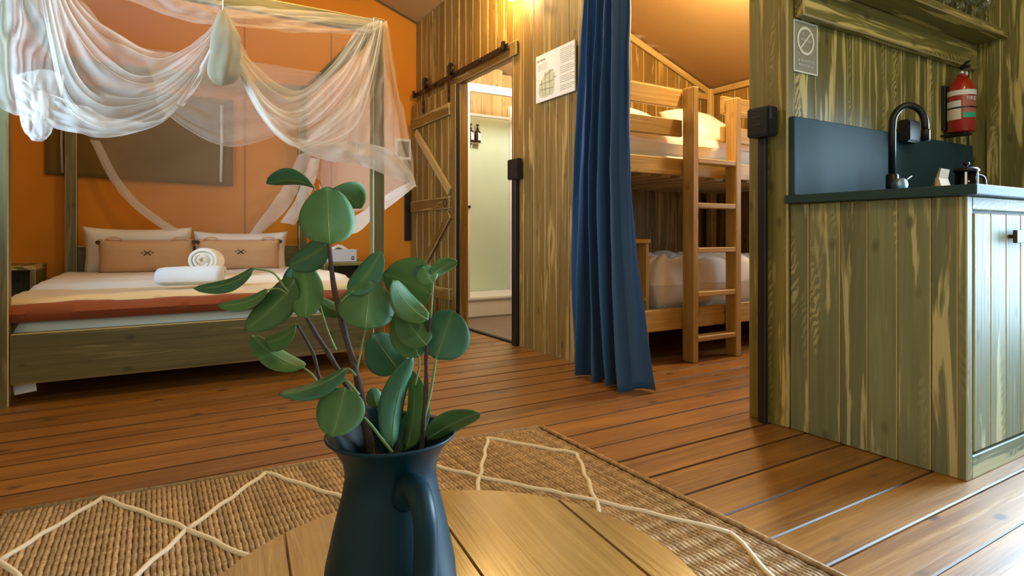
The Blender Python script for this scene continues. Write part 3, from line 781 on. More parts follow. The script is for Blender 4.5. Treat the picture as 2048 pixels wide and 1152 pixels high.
tbx = thing('tissue_box', (1.33, 4.98, .528), 'pale grey tissue box on the bedside table', 'tissue box')
box('carton', tbx, (1.20, 4.90, .5285), (1.44, 5.02, .632), TISSUE, .004)
V = []
for j in range(9):
    for i in range(9):
        u, v = i/8-.5, j/8-.5; h = .034*max(0, 1-4*(u*u)*1.0)*(1-3.2*v*v)+.012*math.sin(7*u+9*v)
        V.append((1.30+u*.15, 4.96+v*.05, .629+max(0, h)))
mesh('tissue', V, grid_faces(8, 8), WHITE, tbx)
plank('printed_mark', tbx, (1.405, 4.8985, .560), (1, 0, 0), (0, -1, 0), .022, .030, .0012, STONE, None, .0002)
plank('printed_mark', tbx, (1.405, 4.8978, .560), (1, 0, 0), (0, -1, 0), .010, .012, .0012, WHITE, None, .0002)

# window flap on the orange wall
wf = thing('window_1', (-.07, 5.25, 1.45), 'rolled olive canvas window flap on the orange wall', 'window', kind='structure')
V = []
a0, a1 = -.66, .535
for j in range(13):
    for i in range(31):
        u, v = i/30, j/12; z = 1.80-(.625+.035*u)*v
        V.append((a0+(a1-a0)*u, 5.245+.008*math.sin(9*u+2*v)*v, z))
fo = mesh('flap', V, grid_faces(30, 12), FLAP, wf); md = fo.modifiers.new('thickness', 'SOLIDIFY'); md.thickness = .006
tube('zip_cord', wf, [(.45, 5.22, 1.78), (.452, 5.215, 1.5), (.446, 5.222, 1.17)], .011, WHITE, 8)
tube('zip_cord', wf, [(-.56, 5.225, 1.70), (-.565, 5.222, 1.4), (-.56, 5.228, 1.19)], .008, PAPER, 8)
tube('flap_roll', wf, [(a0, 5.235, 1.81), (a1, 5.235, 1.81)], .02, FLAP, 10)

# white framed control on the orange wall beside the sliding door
sw = thing('wall_panel', (2.0, 5.255, 1.54), 'white framed control panel on the orange wall near the corner', 'control panel')
box('frame', sw, (1.895, 5.245, 1.45), (2.055, 5.268, 1.645), WHITE, .004); box('screen', sw, (1.92, 5.240, 1.475), (2.03, 5.2448, 1.62), DARKB, .002)
box('cable_cover', sw, (1.99, 5.250, .70), (2.05, 5.268, 1.449), BLACK, .003)
hk = thing('hanging_hook', (1.50, 5.2, 2.85), 'small dark wire hook hanging from the roof edge', 'hook')
tube('wire', hk, [(1.47, 5.2, 2.98), (1.47, 5.2, 2.86), (1.485, 5.2, 2.83), (1.505, 5.2, 2.84), (1.505, 5.2, 2.88)], .006, DARKB, 6, sub=4)
tube('wire', hk, [(1.55, 5.2, 2.95), (1.55, 5.2, 2.86), (1.535, 5.2, 2.83), (1.52, 5.2, 2.84), (1.52, 5.2, 2.87)], .006, DARKB, 6, sub=4)

# ================================================================== MOSQUITO NET
net = thing('mosquito_net', (.28, 4.2, 2.0), 'sheer cream mosquito net draped in swags over the canopy bed', 'mosquito net')
def net_patch(name, rows, nu, nv, folds=6, amp=.02, base=.25, gain=.5, wob=.6, mat=None, seed=0, along='v', edge_dense=None, parent=None):
    """rows: control points (world Vectors), first row = upper edge; folds run along the rows"""
    V, D = [], []
    for j in range(nv+1):
        v = j/nv
        for i in range(nu+1):
            u = i/nu
            cpts = [catmull(r, u) for r in rows]; p = catmull(cpts, v)
            q = v if along == 'v' else u; o = u if along == 'v' else v
            ph = 2*PI*(folds*q+wob*noise.noise(Vector((o*2.2, q*3, seed)))+.5*noise.noise(Vector((o*5, q*7, seed+9))))
            s = math.sin(ph); fade = math.sin(PI*min(1, max(0, u)))**.3 if along == 'v' else 1
            ridge = max(0, s)**3
            p = p+Vector((.25, -1, .15))*(amp*s*(.35+.65*fade)) + Vector((0, -1, 0))*(.006*noise.noise(Vector((u*13, v*13, seed))))
            d = base+gain*ridge*(.5+.5*noise.noise(Vector((u*4, v*6, seed+4))))+.12*noise.noise(Vector((u*6, v*6, seed+2)))
            if along == 'v': d += .35*max(0, 1-min(u, 1-u)*7)
            if edge_dense: d += edge_dense(u, v)
            V.append(p); D.append(min(1, max(0, d)))
    o_ = mesh(name, V, grid_faces(nu, nv), mat or NET, parent or net)
    a = o_.data.attributes.new('density', 'FLOAT', 'POINT'); a.data.foreach_set('value', D)
    return o_
def yr(Y, *pts): return [onY(p[0], p[1], Y+(p[2] if len(p) > 2 else 0)) for p in pts]
FYN = 3.30                                                   # just in front of the foot rail
# roof sheet lying on the rails
net_patch('roof_sheet', [[Vector((BX0, BY1-.02, 1.985)), Vector((.28, BY1-.02, 1.985)), Vector((BX1, BY1-.02, 1.985))],
                         [Vector((BX0, 4.3, 1.975)), Vector((.28, 4.3, 1.93)), Vector((BX1, 4.3, 1.975))],
                         [Vector((BX0, BY0, 2.0)), Vector((.28, BY0, 1.998)), Vector((BX1, BY0, 2.0))]], 40, 40, 5, .008, .36, .2, mat=NETR, parent=net, seed=3)
# rear sheet narrowing towards the pillows
YB = 5.095
rear = net_patch('rear_sheet', [yr(YB, (150, 112), (300, 134), (450, 154), (600, 172)), yr(YB, (160, 200), (310, 215), (450, 225), (603, 235)),
    yr(YB, (184, 288, -.02), (320, 320, -.01), (460, 330), (606, 300)), yr(YB, (224, 362, -.05), (330, 395, -.03), (460, 398, -.02), (575, 372, -.03)),
    yr(YB, (275, 418, -.08), (360, 440, -.06), (450, 445, -.05), (535, 425, -.05)), yr(YB, (350, 470, -.11), (400, 478, -.09), (450, 480, -.08), (500, 478, -.08))],
    60, 60, 7, .010, .10, .45, 1.1, NETR, seed=21)
def hem(name, outer, inner, nu=50, nv=5, base=.5, gain=.4, seed=0, folds=1.0, amp=.006, mat=None, parent=None):
    return net_patch(name, [outer, [(a+b2)/2+Vector((0, -.008, 0)) for a, b2 in zip(outer, inner)], inner], nu, nv, folds, amp, base, gain, 1.5, mat or NETH, seed, parent=parent)
hem('hem_band', yr(YB-.02, (180, 280, -.02), (222, 362, -.05), (272, 420, -.08), (345, 472, -.11)), yr(YB-.02, (200, 282, -.02), (240, 358, -.05), (292, 415, -.08), (372, 468, -.11)), base=.15, gain=.3, parent=rear)
hem('hem_band', yr(YB-.02, (626, 300, -.02), (600, 372, -.03), (572, 420, -.05), (512, 478, -.08)), yr(YB-.02, (596, 310, -.02), (570, 365, -.03), (545, 405, -.05), (494, 474, -.08)), base=.15, gain=.3, parent=rear)
hem('hem_band', yr(4.7, (640, 318), (628, 370), (608, 420), (590, 450)), yr(4.7, (620, 316), (604, 360), (590, 400), (560, 445)), base=-.15, gain=.3, parent=rear)
# middle swag hanging inside the canopy
net_patch('middle_swag', [[Vector((onY(q_, 130, 4.55).x, 4.55, 1.972)) for q_ in (280, 370, 450, 540, 650)], yr(4.55, (308, 165), (370, 190), (445, 210), (520, 205), (648, 188)),
    yr(4.55, (314, 205), (372, 248), (440, 280), (505, 278), (644, 232)), yr(4.55, (316, 212), (372, 256), (440, 289), (505, 287), (645, 238))], 44, 60, 6.5, .010, .44, .6, seed=31,
    edge_dense=lambda u, v: .5 if v > .95 else 0)
# front left swag, from the corner of the frame to the tie
net_patch('left_swag', [yr(FYN, (110, -90, .02), (165, 5), (240, 72), (330, 108), (402, 74), (442, 26)), yr(FYN, (98, -90, .02), (140, 35, -.03), (212, 125, -.05), (300, 160, -.06), (388, 112, -.04), (443, 34)),
    yr(FYN, (84, -90, .02), (118, 62, -.04), (178, 185, -.07), (268, 212, -.08), (374, 152, -.05), (445, 42)), yr(FYN, (70, -90, .02), (98, 86, -.04), (140, 220, -.08), (232, 258, -.09), (352, 212, -.06), (447, 52))],
    90, 130, 7.0, .024, .56, .60, 1.5, seed=41, edge_dense=lambda u, v: .45*max(0, (v-.9)*10)*(u > .45))
hem('left_swag_hem', yr(FYN-.05, (26, 146), (66, 172), (112, 194), (162, 210), (212, 232), (262, 241), (312, 240), (352, 212)), yr(FYN-.07, (34, 226), (66, 242), (112, 256), (168, 270), (212, 274), (262, 267), (322, 247), (358, 214)),
    70, 14, .75, .25, 4, 2.2, .012)
hem('left_swag_hem', yr(FYN-.06, (352, 208), (385, 160), (420, 95), (446, 45)), yr(FYN-.06, (366, 214), (398, 168), (432, 102), (452, 52)), 40, 5, .15, .4, 6)
# left end falling from the corner post
net_patch('left_fall', [yr(FYN, (-60, -105), (0, -100), (50, -95), (100, -92)), yr(FYN, (-60, 10), (0, 15, -.03), (55, 20, -.03), (104, 40)), yr(FYN, (-60, 120), (0, 128, -.03), (58, 140, -.04), (112, 150)), yr(FYN, (-60, 190), (0, 214, -.02), (56, 238, -.04), (116, 258))],
    40, 50, 4, .02, .62, .45, 1.0, seed=51, along='u')
net_patch('left_fall', [yr(FYN+.12, (-60, -105), (10, -60), (60, -50), (128, -60)), yr(FYN+.12, (-60, 20), (20, 40), (80, 45), (134, 50)), yr(FYN+.12, (-60, 80), (20, 84), (60, 80), (124, 140))], 30, 30, 3, .02, .35, .4, 1.0, seed=55, along='u')
net_patch('net_pouch', [yr(FYN-.02, (32, 148), (60, 142), (95, 140), (128, 150)), yr(FYN-.02, (36, 200, -.03), (62, 205, -.05), (95, 205, -.05), (122, 200, -.02)), yr(FYN-.02, (42, 246, -.03), (62, 262, -.05), (88, 264, -.05), (110, 246, -.02)), yr(FYN-.02, (52, 268, -.01), (66, 281, -.02), (88, 281, -.02), (103, 266, -.01))],
    24, 24, 2, .006, .95, .2, 1.0, NETH, seed=58, along='u', edge_dense=lambda u, v: -1.0*max(0, 1-v/.35))
# sheet wrapped over the foot rail
net_patch('rail_wrap', [yr(FYN-.02, (100, -112), (300, -48), (400, -12), (446, 2)), yr(FYN-.03, (110, -85), (300, -14), (390, 20), (444, 30)), yr(FYN-.03, (150, -40), (300, 20), (380, 42), (440, 52))], 50, 20, 2.5, .012, .70, .4, seed=61)
net_patch('rail_wrap', [yr(FYN+.02, (446, 12), (520, 14), (620, 22), (765, 40)), yr(FYN-.02, (450, 30), (520, 34), (620, 40), (760, 52)), yr(FYN-.02, (456, 52), (530, 60), (620, 66), (740, 68))], 50, 20, 2.5, .012, .62, .4, seed=63)
# front right swag
net_patch('right_swag', [yr(FYN, (450, 40), (488, 100), (545, 163), (600, 182), (660, 132), (714, 58)), yr(FYN, (452, 46), (486, 130, -.03), (540, 205, -.05), (608, 226, -.05), (682, 152, -.03), (736, 48)),
    yr(FYN, (455, 56), (490, 158, -.04), (544, 242, -.07), (616, 266, -.07), (704, 190, -.04), (752, 42)), yr(FYN, (458, 66), (496, 182, -.04), (556, 270, -.08), (622, 298, -.08), (716, 250, -.04), (766, 42))],
    90, 110, 6.4, .022, .52, .60, 1.5, seed=71, edge_dense=lambda u, v: .5*max(0, (v-.92)*12)*(u < .5))
# corner fall below the swag, wrapped round the post
net_patch('corner_fall', [yr(FYN, (742, 60), (752, 55), (760, 50), (768, 44, .03), (772, 42, .10)), yr(FYN, (690, 190), (712, 180, -.01), (740, 160, -.02), (770, 150), (788, 140, .10)),
    yr(FYN, (640, 250), (680, 250, -.02), (726, 240, -.03), (776, 235), (808, 232, .08)), yr(FYN, (606, 292), (660, 310, -.03), (712, 318, -.04), (776, 332), (832, 366, .05))],
    70, 50, 9, .014, .36, .55, .9, seed=81, along='u')
hem('right_hem', yr(FYN-.05, (540, 250), (592, 276), (660, 284), (707, 284), (740, 288), (788, 306), (824, 345, .04)), yr(FYN-.05, (548, 262), (606, 305), (662, 322), (707, 328), (740, 338), (790, 357), (833, 374, .04)), 60, 8, .45, .4, 11, 1.2, .007)
hem('right_hem', yr(FYN-.05, (452, 55), (490, 165), (545, 255)), yr(FYN-.06, (462, 58), (502, 168), (556, 262)), 40, 4, .10, .35, 12)
# side sheet running back along the right rail, its hem seen from inside
net_patch('side_sheet', [[Vector((1.13, 3.40, 1.99)), Vector((1.13, 3.9, 1.98)), Vector((1.11, 4.5, 1.98)), Vector((1.08, 5.1, 1.98))], [Vector((1.22, 3.40, 1.55)), Vector((1.18, 3.9, 1.50)), Vector((1.13, 4.5, 1.52)), Vector((1.08, 5.05, 1.55))],
    [Vector((1.34, 3.38, 1.04)), Vector((1.22, 3.85, .93)), Vector((1.14, 4.3, .95)), Vector((1.08, 5.0, 1.30))]], 50, 30, 8, .014, .10, .35, seed=91, along='u')
hem('side_hem', [Vector((1.345, 3.36, 1.045)), Vector((1.30, 3.60, .955)), Vector((1.24, 3.85, .86)), Vector((1.17, 4.05, .76)), Vector((1.12, 4.30, .84)), Vector((1.09, 4.7, 1.05))],
    [Vector((1.335, 3.37, 1.08)), Vector((1.29, 3.61, 1.03)), Vector((1.23, 3.85, .95)), Vector((1.16, 4.05, .88)), Vector((1.11, 4.30, .95)), Vector((1.085, 4.7, 1.15))], 50, 6, .8, .2, 14, 1.0, .006)
# the tied storage bag hanging from the ring
bt = onY(446, 20, 3.22)
V, Fc = [], []; nr_, ns = 22, 28
for j in range(nr_+1):
    t = j/nr_; r = (.012+.050*min(1, t/.34)**.8+.008*t)*(1 if t < .80 else math.sqrt(max(0, 1-((t-.80)/.20)**2.2)))
    if t == 1: r = .001
    for i in range(ns):
        q = 2*PI*i/ns; rr = r*(1+.10*math.sin(5*q+3*t)+.08*noise.noise(Vector((math.cos(q), math.sin(q), t*5))))
        V.append((bt.x+math.cos(q)*rr+.008*math.sin(4*t), bt.y+math.sin(q)*rr, bt.z-.372*t))
for j in range(nr_):
    for i in range(ns): Fc.append((j*ns+i, j*ns+(i+1) % ns, (j+1)*ns+(i+1) % ns, (j+1)*ns+i))
bag = mesh('storage_bag', V, Fc, NETBAG, net)
a = bag.data.attributes.new('density', 'FLOAT', 'POINT'); a.data.foreach_set('value', [.35]*len(V))
tube('hanging_cord', net, [bt+Vector((0, 0, 0)), bt+Vector((0, .03, .30)), Vector((bt.x, 3.3, roof_z(bt.x)-.01))], .004, PAPER, 6)

# ================================================================== BLUE CURTAIN
ct = thing('blue_curtain', (1.98, 2.36, 0), 'long blue curtain drawn aside at the bunk room opening', 'curtain')
nu, nv = 150, 60; V = []; ZC = 2.22
for j in range(nv+1):
    t = j/nv; z = ZC*(1-t)+.004
    ya = 2.525+(2.655-2.525)*t**1.2; yb = 2.235-.01*math.sin(PI*t)+(2.075-2.235)*max(0, (t-.5)/.5)**1.5
    for i in range(nu+1):
        s = i/nu; f = 2*PI*(4.3*s**1.15+.10*math.sin(2.2*t+6*s)+.38*noise.noise(Vector((s*3.1, t*1.1, 2))))
        am = .034+.034*t+.020*noise.noise(Vector((s*3.5, t*1.6, 8)))
        x = 1.985-.015*t+am*math.sin(f)+.006*math.sin(2.6*f+t*5)+.006*noise.noise(Vector((s*14, t*9, 4)))
        y = ya+(yb-ya)*s+.022*math.cos(f)*(.5+t)
        V.append((x, y, z+.010*math.sin(f*.5)*(t > .97)))
cm = mesh('curtain_cloth', V, grid_faces(nu, nv), CURT, ct); md = cm.modifiers.new('thickness', 'SOLIDIFY'); md.thickness = .0025
tube('curtain_rod', ct, [(1.985, 1.5, 2.225), (1.985, 2.72, 2.225)], .012, BLACKM, 10)
for yb_ in (1.52, 2.70): box('rod_bracket', ct, (1.985, yb_-.012, 2.20), (2.098, yb_+.012, 2.245), BLACKM, .003)

# ================================================================== SLIDING BARN DOOR
sd_ = thing('sliding_door', (2.06, 4.75, .03), 'brown board sliding barn door with diagonal braces', 'door')
SX = 2.062; SY0, SY1 = 4.285, 5.225; SZ0, SZ1 = .05, 1.955
n_ = 7; pw = (SY1-SY0)/n_
for i in range(n_):
    plank('board', sd_, (SX+random.uniform(-.001, .001), SY0+(i+.5)*pw, (SZ0+SZ1)/2), (0, 0, 1), (-1, 0, 0), SZ1-SZ0, pw-.003, .024, BROWN, EDGE, .003)
for z in (1.765, 1.01, .27):
    plank('ledge', sd_, (SX-.027, (SY0+SY1)/2+.01, z), (0, 1, 0), (-1, 0, 0), SY1-SY0-.10, .095, .028, BROWN, EDGE, .004)
def brace(a, b2, mat):
    a, b2 = Vector(a), Vector(b2); plank('brace', sd_, (a+b2)/2, b2-a, (-1, 0, 0), (b2-a).length, .075, .024, mat, EDGE, .004)
brace((SX-.026, 5.08, 1.68), (SX-.026, 4.36, 1.10), BUNK)
brace((SX-.026, 4.36, .92), (SX-.026, 5.06, .36), BROWN)
lathe('finger_pull', sd_, (SX-.0415, 4.42, 1.012), [(0, -.004), (.036, -.004), (.036, .001), (.028, .002), (.026, -.001), (0, -.001)], BLACKM, 20, (-1, 0, 0))
rl = thing('door_rail', (2.08, 4.3, 2.03), 'black steel barn door rail with rollers above the bathroom doorway', 'door rail')
plank('rail', rl, (2.070, 4.36, 2.045), (0, 1, 0), (-1, 0, 0), 1.72, .042, .008, BLACKM, None, .002)
for y in (5.12, 4.72, 4.3, 3.9, 3.58):
    lathe('rail_spacer', rl, (2.0745, y, 2.045), [(.010, 0), (.010, .024)], BLACKM, 10, (1, 0, 0)); lathe('bolt_head', rl, (2.0655, y, 2.045), [(.013, 0), (.013, .006), (.008, .009)], BLACKM, 8, (-1, 0, 0))
for y in (4.93, 4.40):
    lathe('roller', rl, (2.058, y, 2.100), [(.0, -.010), (.050, -.010), (.050, -.006), (.043, -.002), (.050, .006), (.050, .009), (0, .009)], BLACKM, 24, (-1, 0, 0))
    plank('hanger_strap', rl, (2.044, y, 1.975), (0, 0, 1), (-1, 0, 0), .29, .040, .005, BLACKM, None, .002)
    for z in (1.86, 1.92): lathe('strap_bolt', rl, (2.0412, y, z), [(.011, 0), (.011, .005), (.006, .008)], BLACKM, 8, (-1, 0, 0))
for y in (5.19, 3.54): box('rail_stop', rl, (2.045, y-.014, 2.022), (2.0655, y+.014, 2.085), BLACKM, .003)
# dark door edge strip
plank('edge_strip', sd_, (SX+.002, SY0-.010, (SZ0+SZ1)/2), (0, 0, 1), (0, -1, 0), SZ1-SZ0, .028, .010, BLACK, None, .002)

# ================================================================== BATHROOM
sh = thing('shower_cabin', (2.8, 4.95, .01), 'white framed shower cabin with frosted panels seen through the doorway', 'shower')
SX0, SX1, SYA, SYB, SH = 2.360, 3.12, 4.70, 5.225, 2.10
box('tray', sh, (SX0, SYA, .009), (SX1+.05, SYB+.01, .165), WHITEG, .015, None, 3); box('tray_rim', sh, (SX0-.008, SYA-.008, .166), (SX1+.05, SYB+.01, .195), WHITEG, .008, None, 2)
box('front_post', sh, (SX0-.002, SYA, .196), (SX0+.032, SYA+.045, SH), WHITEG, .004)
box('head_rail', sh, (SX0+.033, SYA, SH-.07), (SX1+.04, SYA+.045, SH), WHITEG, .004)
box('rear_panel', sh, (SX0, SYB-.012, .196), (SX1-.03, SYB+.005, 1.92), SHOWERP, .002)
box('panel_cap', sh, (SX0, SYB-.02, 1.921), (SX1+.02, SYB+.005, 1.95), WHITEG, .004)
box('corner_profile', sh, (SX1-.029, SYB-.05, .196), (SX1+.04, SYB+.005, 2.06), WHITEG, .005)
box('side_glass', sh, (SX1+.005, SYA+.05, .20), (SX1+.013, SYB-.052, 1.90), SHGLASS, 0)
box('side_cap', sh, (SX1-.005, SYA+.046, 1.901), (SX1+.022, SYB-.052, 1.93), WHITEG, .004)
lathe('latch_knob', sh, (SX0+.02, SYA-.001, 1.0), [(.012, 0), (.014, .010), (.010, .016), (0, .016)], BLACKM, 12, (0, -1, 0))
for i, bx in enumerate((2.634, 2.712)):
    bo = thing('soap_bottle', (bx, 5.17, 1.655), ('dark pump bottle with white label on shower wall, nearer the left post', 'dark pump bottle with white label on shower wall, the right one of two')[i], 'bottle', 'pump bottles on the shower wall')
    lathe('bottle_body', bo, (bx, 5.17, 1.655), [(0, 0), (.031, 0), (.033, .006), (.033, .095), (.027, .112), (.012, .122), (.012, .132), (0, .132)], AMBER, 18)
    lathe('pump', bo, (bx, 5.17, 1.788), [(.013, 0), (.013, .014), (.006, .016), (.006, .034), (.016, .035), (.016, .045), (0, .045)], BLACK, 12)
    tube('pump_nozzle', bo, [(bx, 5.17, 1.828), (bx-.012, 5.135, 1.825)], .005, BLACK, 6)
    # label wraps the front of the bottle
    V = []
    for j in range(2):
        for q in range(13):
            an = math.radians(-145+110*q/12); V.append((bx+.004+math.cos(an)*.0338, 5.17+math.sin(an)*.0338, 1.675+.07*j))
    mesh('bottle_label', V, grid_faces(12, 1), WHITE, bo)
    box('bottle_bracket', bo, (bx-.03, 5.195, 1.64), (bx+.03, 5.212, 1.66), CHROME, .002)
    box('bracket_plate', bo, (bx-.034, 5.14, 1.648), (bx+.034, 5.205, 1.6545), CHROME, .002)
bc = thing('bathroom_card', (3.50, 4.6, 1.5), 'small white card fixed to the timber wall beyond the shower glass', 'card')
box('card', bc, (3.500, 5.02, 1.50), (3.508, 5.20, 1.72), PAPER, .001)

# ================================================================== BUNK BED
bk = thing('bunk_bed', (3.1, 3.0, 0), 'pale pine bunk bed with guard rails in the bunk room', 'bunk bed')
BF = 2.53                        # front plane
def rail(x0, x1, z0, z1, y=BF, t=.028, name='guard_rail'): box(name, bk, (x0, y-t/2, z0), (x1, y+t/2, z1), BUNK, .004)
for x in (2.205, 4.07):
    for y in (BF+.055, 3.47): box('bunk_post', bk, (x-.03, y-.03, 0), (x+.03, y+.03, 1.64), BUNK, .004)
rail(2.18, 2.70, 1.505, 1.615); rail(2.18, 2.70, 1.335, 1.435); rail(2.18, 4.09, 1.105, 1.205, name='side_board')
rail(3.06, 4.09, 1.515, 1.625); rail(3.06, 4.09, 1.335, 1.435)
rail(2.18, 4.09, .19, .315, name='side_board')
box('side_board', bk, (2.20, 3.47, 1.105), (4.08, 3.50, 1.205), BUNK); box('side_board', bk, (2.20, 3.47, .19), (4.08, 3.50, .315), BUNK)
for x in (2.165, 4.115):
    box('end_board', bk, (x-.012, 2.56, 1.10), (x+.012, 3.50, 1.30), BUNK); box('end_board', bk, (x-.012, 2.56, 1.45), (x+.012, 3.50, 1.60), BUNK); 
box('end_board', bk, (4.103, 2.56, .19), (4.127, 3.50, .45), BUNK)
for i in range(12): box('bunk_slat', bk, (2.26+i*.155, 2.56, 1.095), (2.335+i*.155, 3.465, 1.112), BUNK, .002)
for i in range(10): box('bunk_slat', bk, (2.56+i*.155, 2.56, .215), (2.635+i*.155, 3.465, .232), BUNK, .002)
ld = thing('bunk_ladder', (2.9, 2.47, 0), 'pine ladder with five flat rungs leaning upright on the bunk bed', 'ladder')
for x, zt in ((2.715, 1.62), (3.095, 1.60)):
    plank('ladder_rail', ld, (x, 2.468, zt/2), (0, 0, 1), (1, 0, 0), zt, .085, .045, BUNK, EDGE, .004)
for z in (1.19, .925, .66, .40, .135):
    plank('rung', ld, (2.905, 2.468, z), (1, 0, 0), (0, 0, 1), .333, .078, .030, BUNK, EDGE, .004)
def bedding(name, lo, hi, label, amp=.02, seed=0, mat=LINEN):
    return soft_slab(name, lo, hi, mat, .07, amp, 7, None, 48, 40, seed, label=label, cat='bedding')
soft_slab('upper_mattress', (2.24, 2.555, 1.114), (4.05, 3.46, 1.24), MATT, .03, .003, 3, None, 24, 20, 1, label='pale mattress on the upper bunk', cat='mattress')
bedding('upper_duvet', (2.25, 2.57, 1.225), (4.03, 3.45, 1.375), 'crumpled white duvet on the upper bunk', .035, 12)
pillow('bunk_pillow', (2.50, 3.05, 1.52), .46, .62, .15, PI/2-.15, LINEN, 'white pillow lying at the left end of the upper bunk', None, .08, 0, 4)
pillow('bunk_pillow', (3.55, 3.10, 1.52), .62, .46, .22, .9, LINEN, 'plump white pillow at the right end of the upper bunk', None, .08, .15, 6)
soft_slab('lower_mattress', (2.54, 2.56, .234), (4.05, 3.46, .312), MATT, .03, .003, 3, None, 24, 20, 5, label='pale mattress on the lower bunk', cat='mattress')
bedding('lower_duvet', (2.535, 2.548, .300), (4.03, 3.44, .60), 'rumpled white duvet on the lower bunk', .05, 17)
nt_ = thing('bunk_shelf', (2.36, 2.9, 0), 'small open shelf unit beside the curtain at the lower bunk', 'shelf')
for x in (2.245, 2.50): box('side_panel', nt_, (x-.012, 2.60, 0), (x+.012, 2.95, .70), BUNK, .003)
box('top', nt_, (2.225, 2.59, .701), (2.52, 2.955, .725), BUNK, .003); box('shelf', nt_, (2.258, 2.60, .36), (2.487, 2.94, .38), BUNK, .003); box('back_panel', nt_, (2.258, 2.941, .02), (2.487, 2.953, .70), OLIVE_D, .002)

# ================================================================== KITCHEN
cb = thing('kitchen_cabinet', (2.85, 1.13, 0), 'green washed timber sink cabinet with board end panel', 'cabinet')
CX0, CX1, CYF = PX, 3.60, .845
seams = [1.419, 1.343, 1.223, 1.127, 1.030, .931, CYF+.012]
for a, b2 in zip(seams, seams[1:]):
    plank('end_board', cb, (CX0+.011+random.uniform(-.0012, .0012), (a+b2)/2, .435), (0, 0, 1), (-1, 0, 0), .868, abs(a-b2)-.002, .022, GREYG, EDGE, .003)
plank('corner_post', cb, (CX0+.018, CYF, .435), (0, 0, 1), (0, -1, 0), .868, .036, .024, GREYG, EDGE, .003)
box('carcass', cb, (CX0+.024, CYF+.03, .06), (CX1, KW-.003, .862), OLIVE_D, .003)
box('front_rail', cb, (CX0+.037, CYF-.012, .828), (CX1, CYF+.014, .869), GREYG, .003); box('bottom_rail', cb, (CX0+.037, CYF-.012, .0), (CX1, CYF+.014, .072), GREYG, .003)
for i, (xa, xb) in enumerate(((2.158, 2.62), (2.63, 3.10), (3.11, 3.58))):
    dr = plank('cabinet_door', cb, ((xa+xb)/2, CYF+.010, .449), (0, 0, 1), (0, -1, 0), .738, xb-xa-.004, .012, OLIVE_D, None, .002)
    nn = 4
    for q in range(nn):
        wq = (xb-xa-.008)/nn; plank('door_board', dr, (xa+.004+(q+.5)*wq, CYF-.004, .449), (0, 0, 1), (0, -1, 0), .738, wq-.003, .014, GREYG, EDGE, .003)
    hx = xb-.135 if i != 1 else xa+.135
    plank('handle', dr, (hx, CYF-.034, .745), (1, 0, 0), (0, -1, 0), .19, .042, .012, DARKB, None, .002)
    for s in (-1, 1): box('handle_foot', dr, (hx+s*.07-.006, CYF-.030, .739), (hx+s*.07+.006, CYF-.010, .751), DARKB, .001)
wt = thing('worktop', (2.85, 1.1, .87), 'dark slate-blue laminate worktop over the sink cabinet', 'worktop')
box('slab', wt, (2.075, .795, .8705), (3.612, KW-.004, .902), STONE, .003)
sp_ = tag(box('splashback', None, (2.105, KW-.028, .9025), (3.605, KW-.002, 1.208), STONE, .003), 'dark slate-blue splashback panel behind the tap', 'splashback')
# tap
tp = thing('kitchen_tap', (2.56, 1.27, .902), 'matt black gooseneck kitchen tap in front of the splashback', 'tap')
tx, ty = 2.53, 1.255
lathe('base', tp, (tx, ty, .9025), [(.026, 0), (.026, .006), (.0225, .010), (.0225, .085), (.018, .092), (.0135, .095)], BLACKM, 20)
arc = [(tx, ty, .99), (tx, ty, 1.17)]; dv = Vector((.80, -.60)); ra = .062
for i in range(1, 13):
    a_ = PI*i/12; d_ = ra*(1-math.cos(a_)); arc.append((tx+dv.x*d_, ty+dv.y*d_, 1.19+ra*1.25*math.sin(a_)))
arc.append((tx+dv.x*ra*2.02, ty+dv.y*ra*2.02, 1.165))
tube('spout', tp, arc, .0132, BLACKM, 14)
lathe('aerator', tp, (tx+dv.x*ra*2.02, ty+dv.y*ra*2.02, 1.125), [(.0155, 0), (.0155, .042), (.0135, .046)], BLACKM, 16)
hdv = Vector((-.35, -.94, 0)).normalized()
lathe('lever_cap', tp, Vector((tx, ty, .948))+hdv*.02, [(.026, 0), (.026, .030), (.023, .034), (0, .034)], plain('brushed_blue_steel', (.30, .42, .50), .35, .6), 20, hdv)
tube('lever', tp, [Vector((tx, ty, .955))+hdv*.045, Vector((tx+.055, ty-.045, .985))], .0035, BLACKM, 8)
# kraft bag
kb = thing('kraft_bag', (2.80, 1.20, .902), 'small brown kraft paper bag standing on the worktop', 'bag')
x_, y_ = 2.80, 1.195
V = [(x_-.045, y_-.03, .9025), (x_+.045, y_-.03, .9025), (x_+.045, y_+.03, .9025), (x_-.045, y_+.03, .9025), (x_-.040, y_-.006, .985), (x_+.040, y_-.006, .985), (x_+.040, y_+.006, .985), (x_-.040, y_+.006, .985),
     (x_-.038, y_-.014, 1.024), (x_+.036, y_-.014, 1.022), (x_+.036, y_-.008, 1.022), (x_-.038, y_-.008, 1.024), (x_-.062, y_, .935), (x_+.062, y_, .935)]
mesh('bag_body', V, [(0, 3, 2, 1), (0, 1, 5, 4), (2, 3, 7, 6), (0, 4, 12), (12, 4, 7), (3, 12, 7), (0, 12, 3), (1, 13, 5), (13, 6, 5), (2, 6, 13), (1, 2, 13), (4, 5, 9, 8), (6, 7, 11, 10), (5, 6, 10, 9), (7, 4, 8, 11), (8, 9, 10, 11)], KRAFT, kb, False)
mesh('bag_label', [(x_+.002, y_-.0265, .918), (x_+.040, y_-.0265, .918), (x_+.036, y_-.0180, .955), (x_+.004, y_-.0180, .955)], [(0, 1, 2, 3)], PAPER, kb, False)
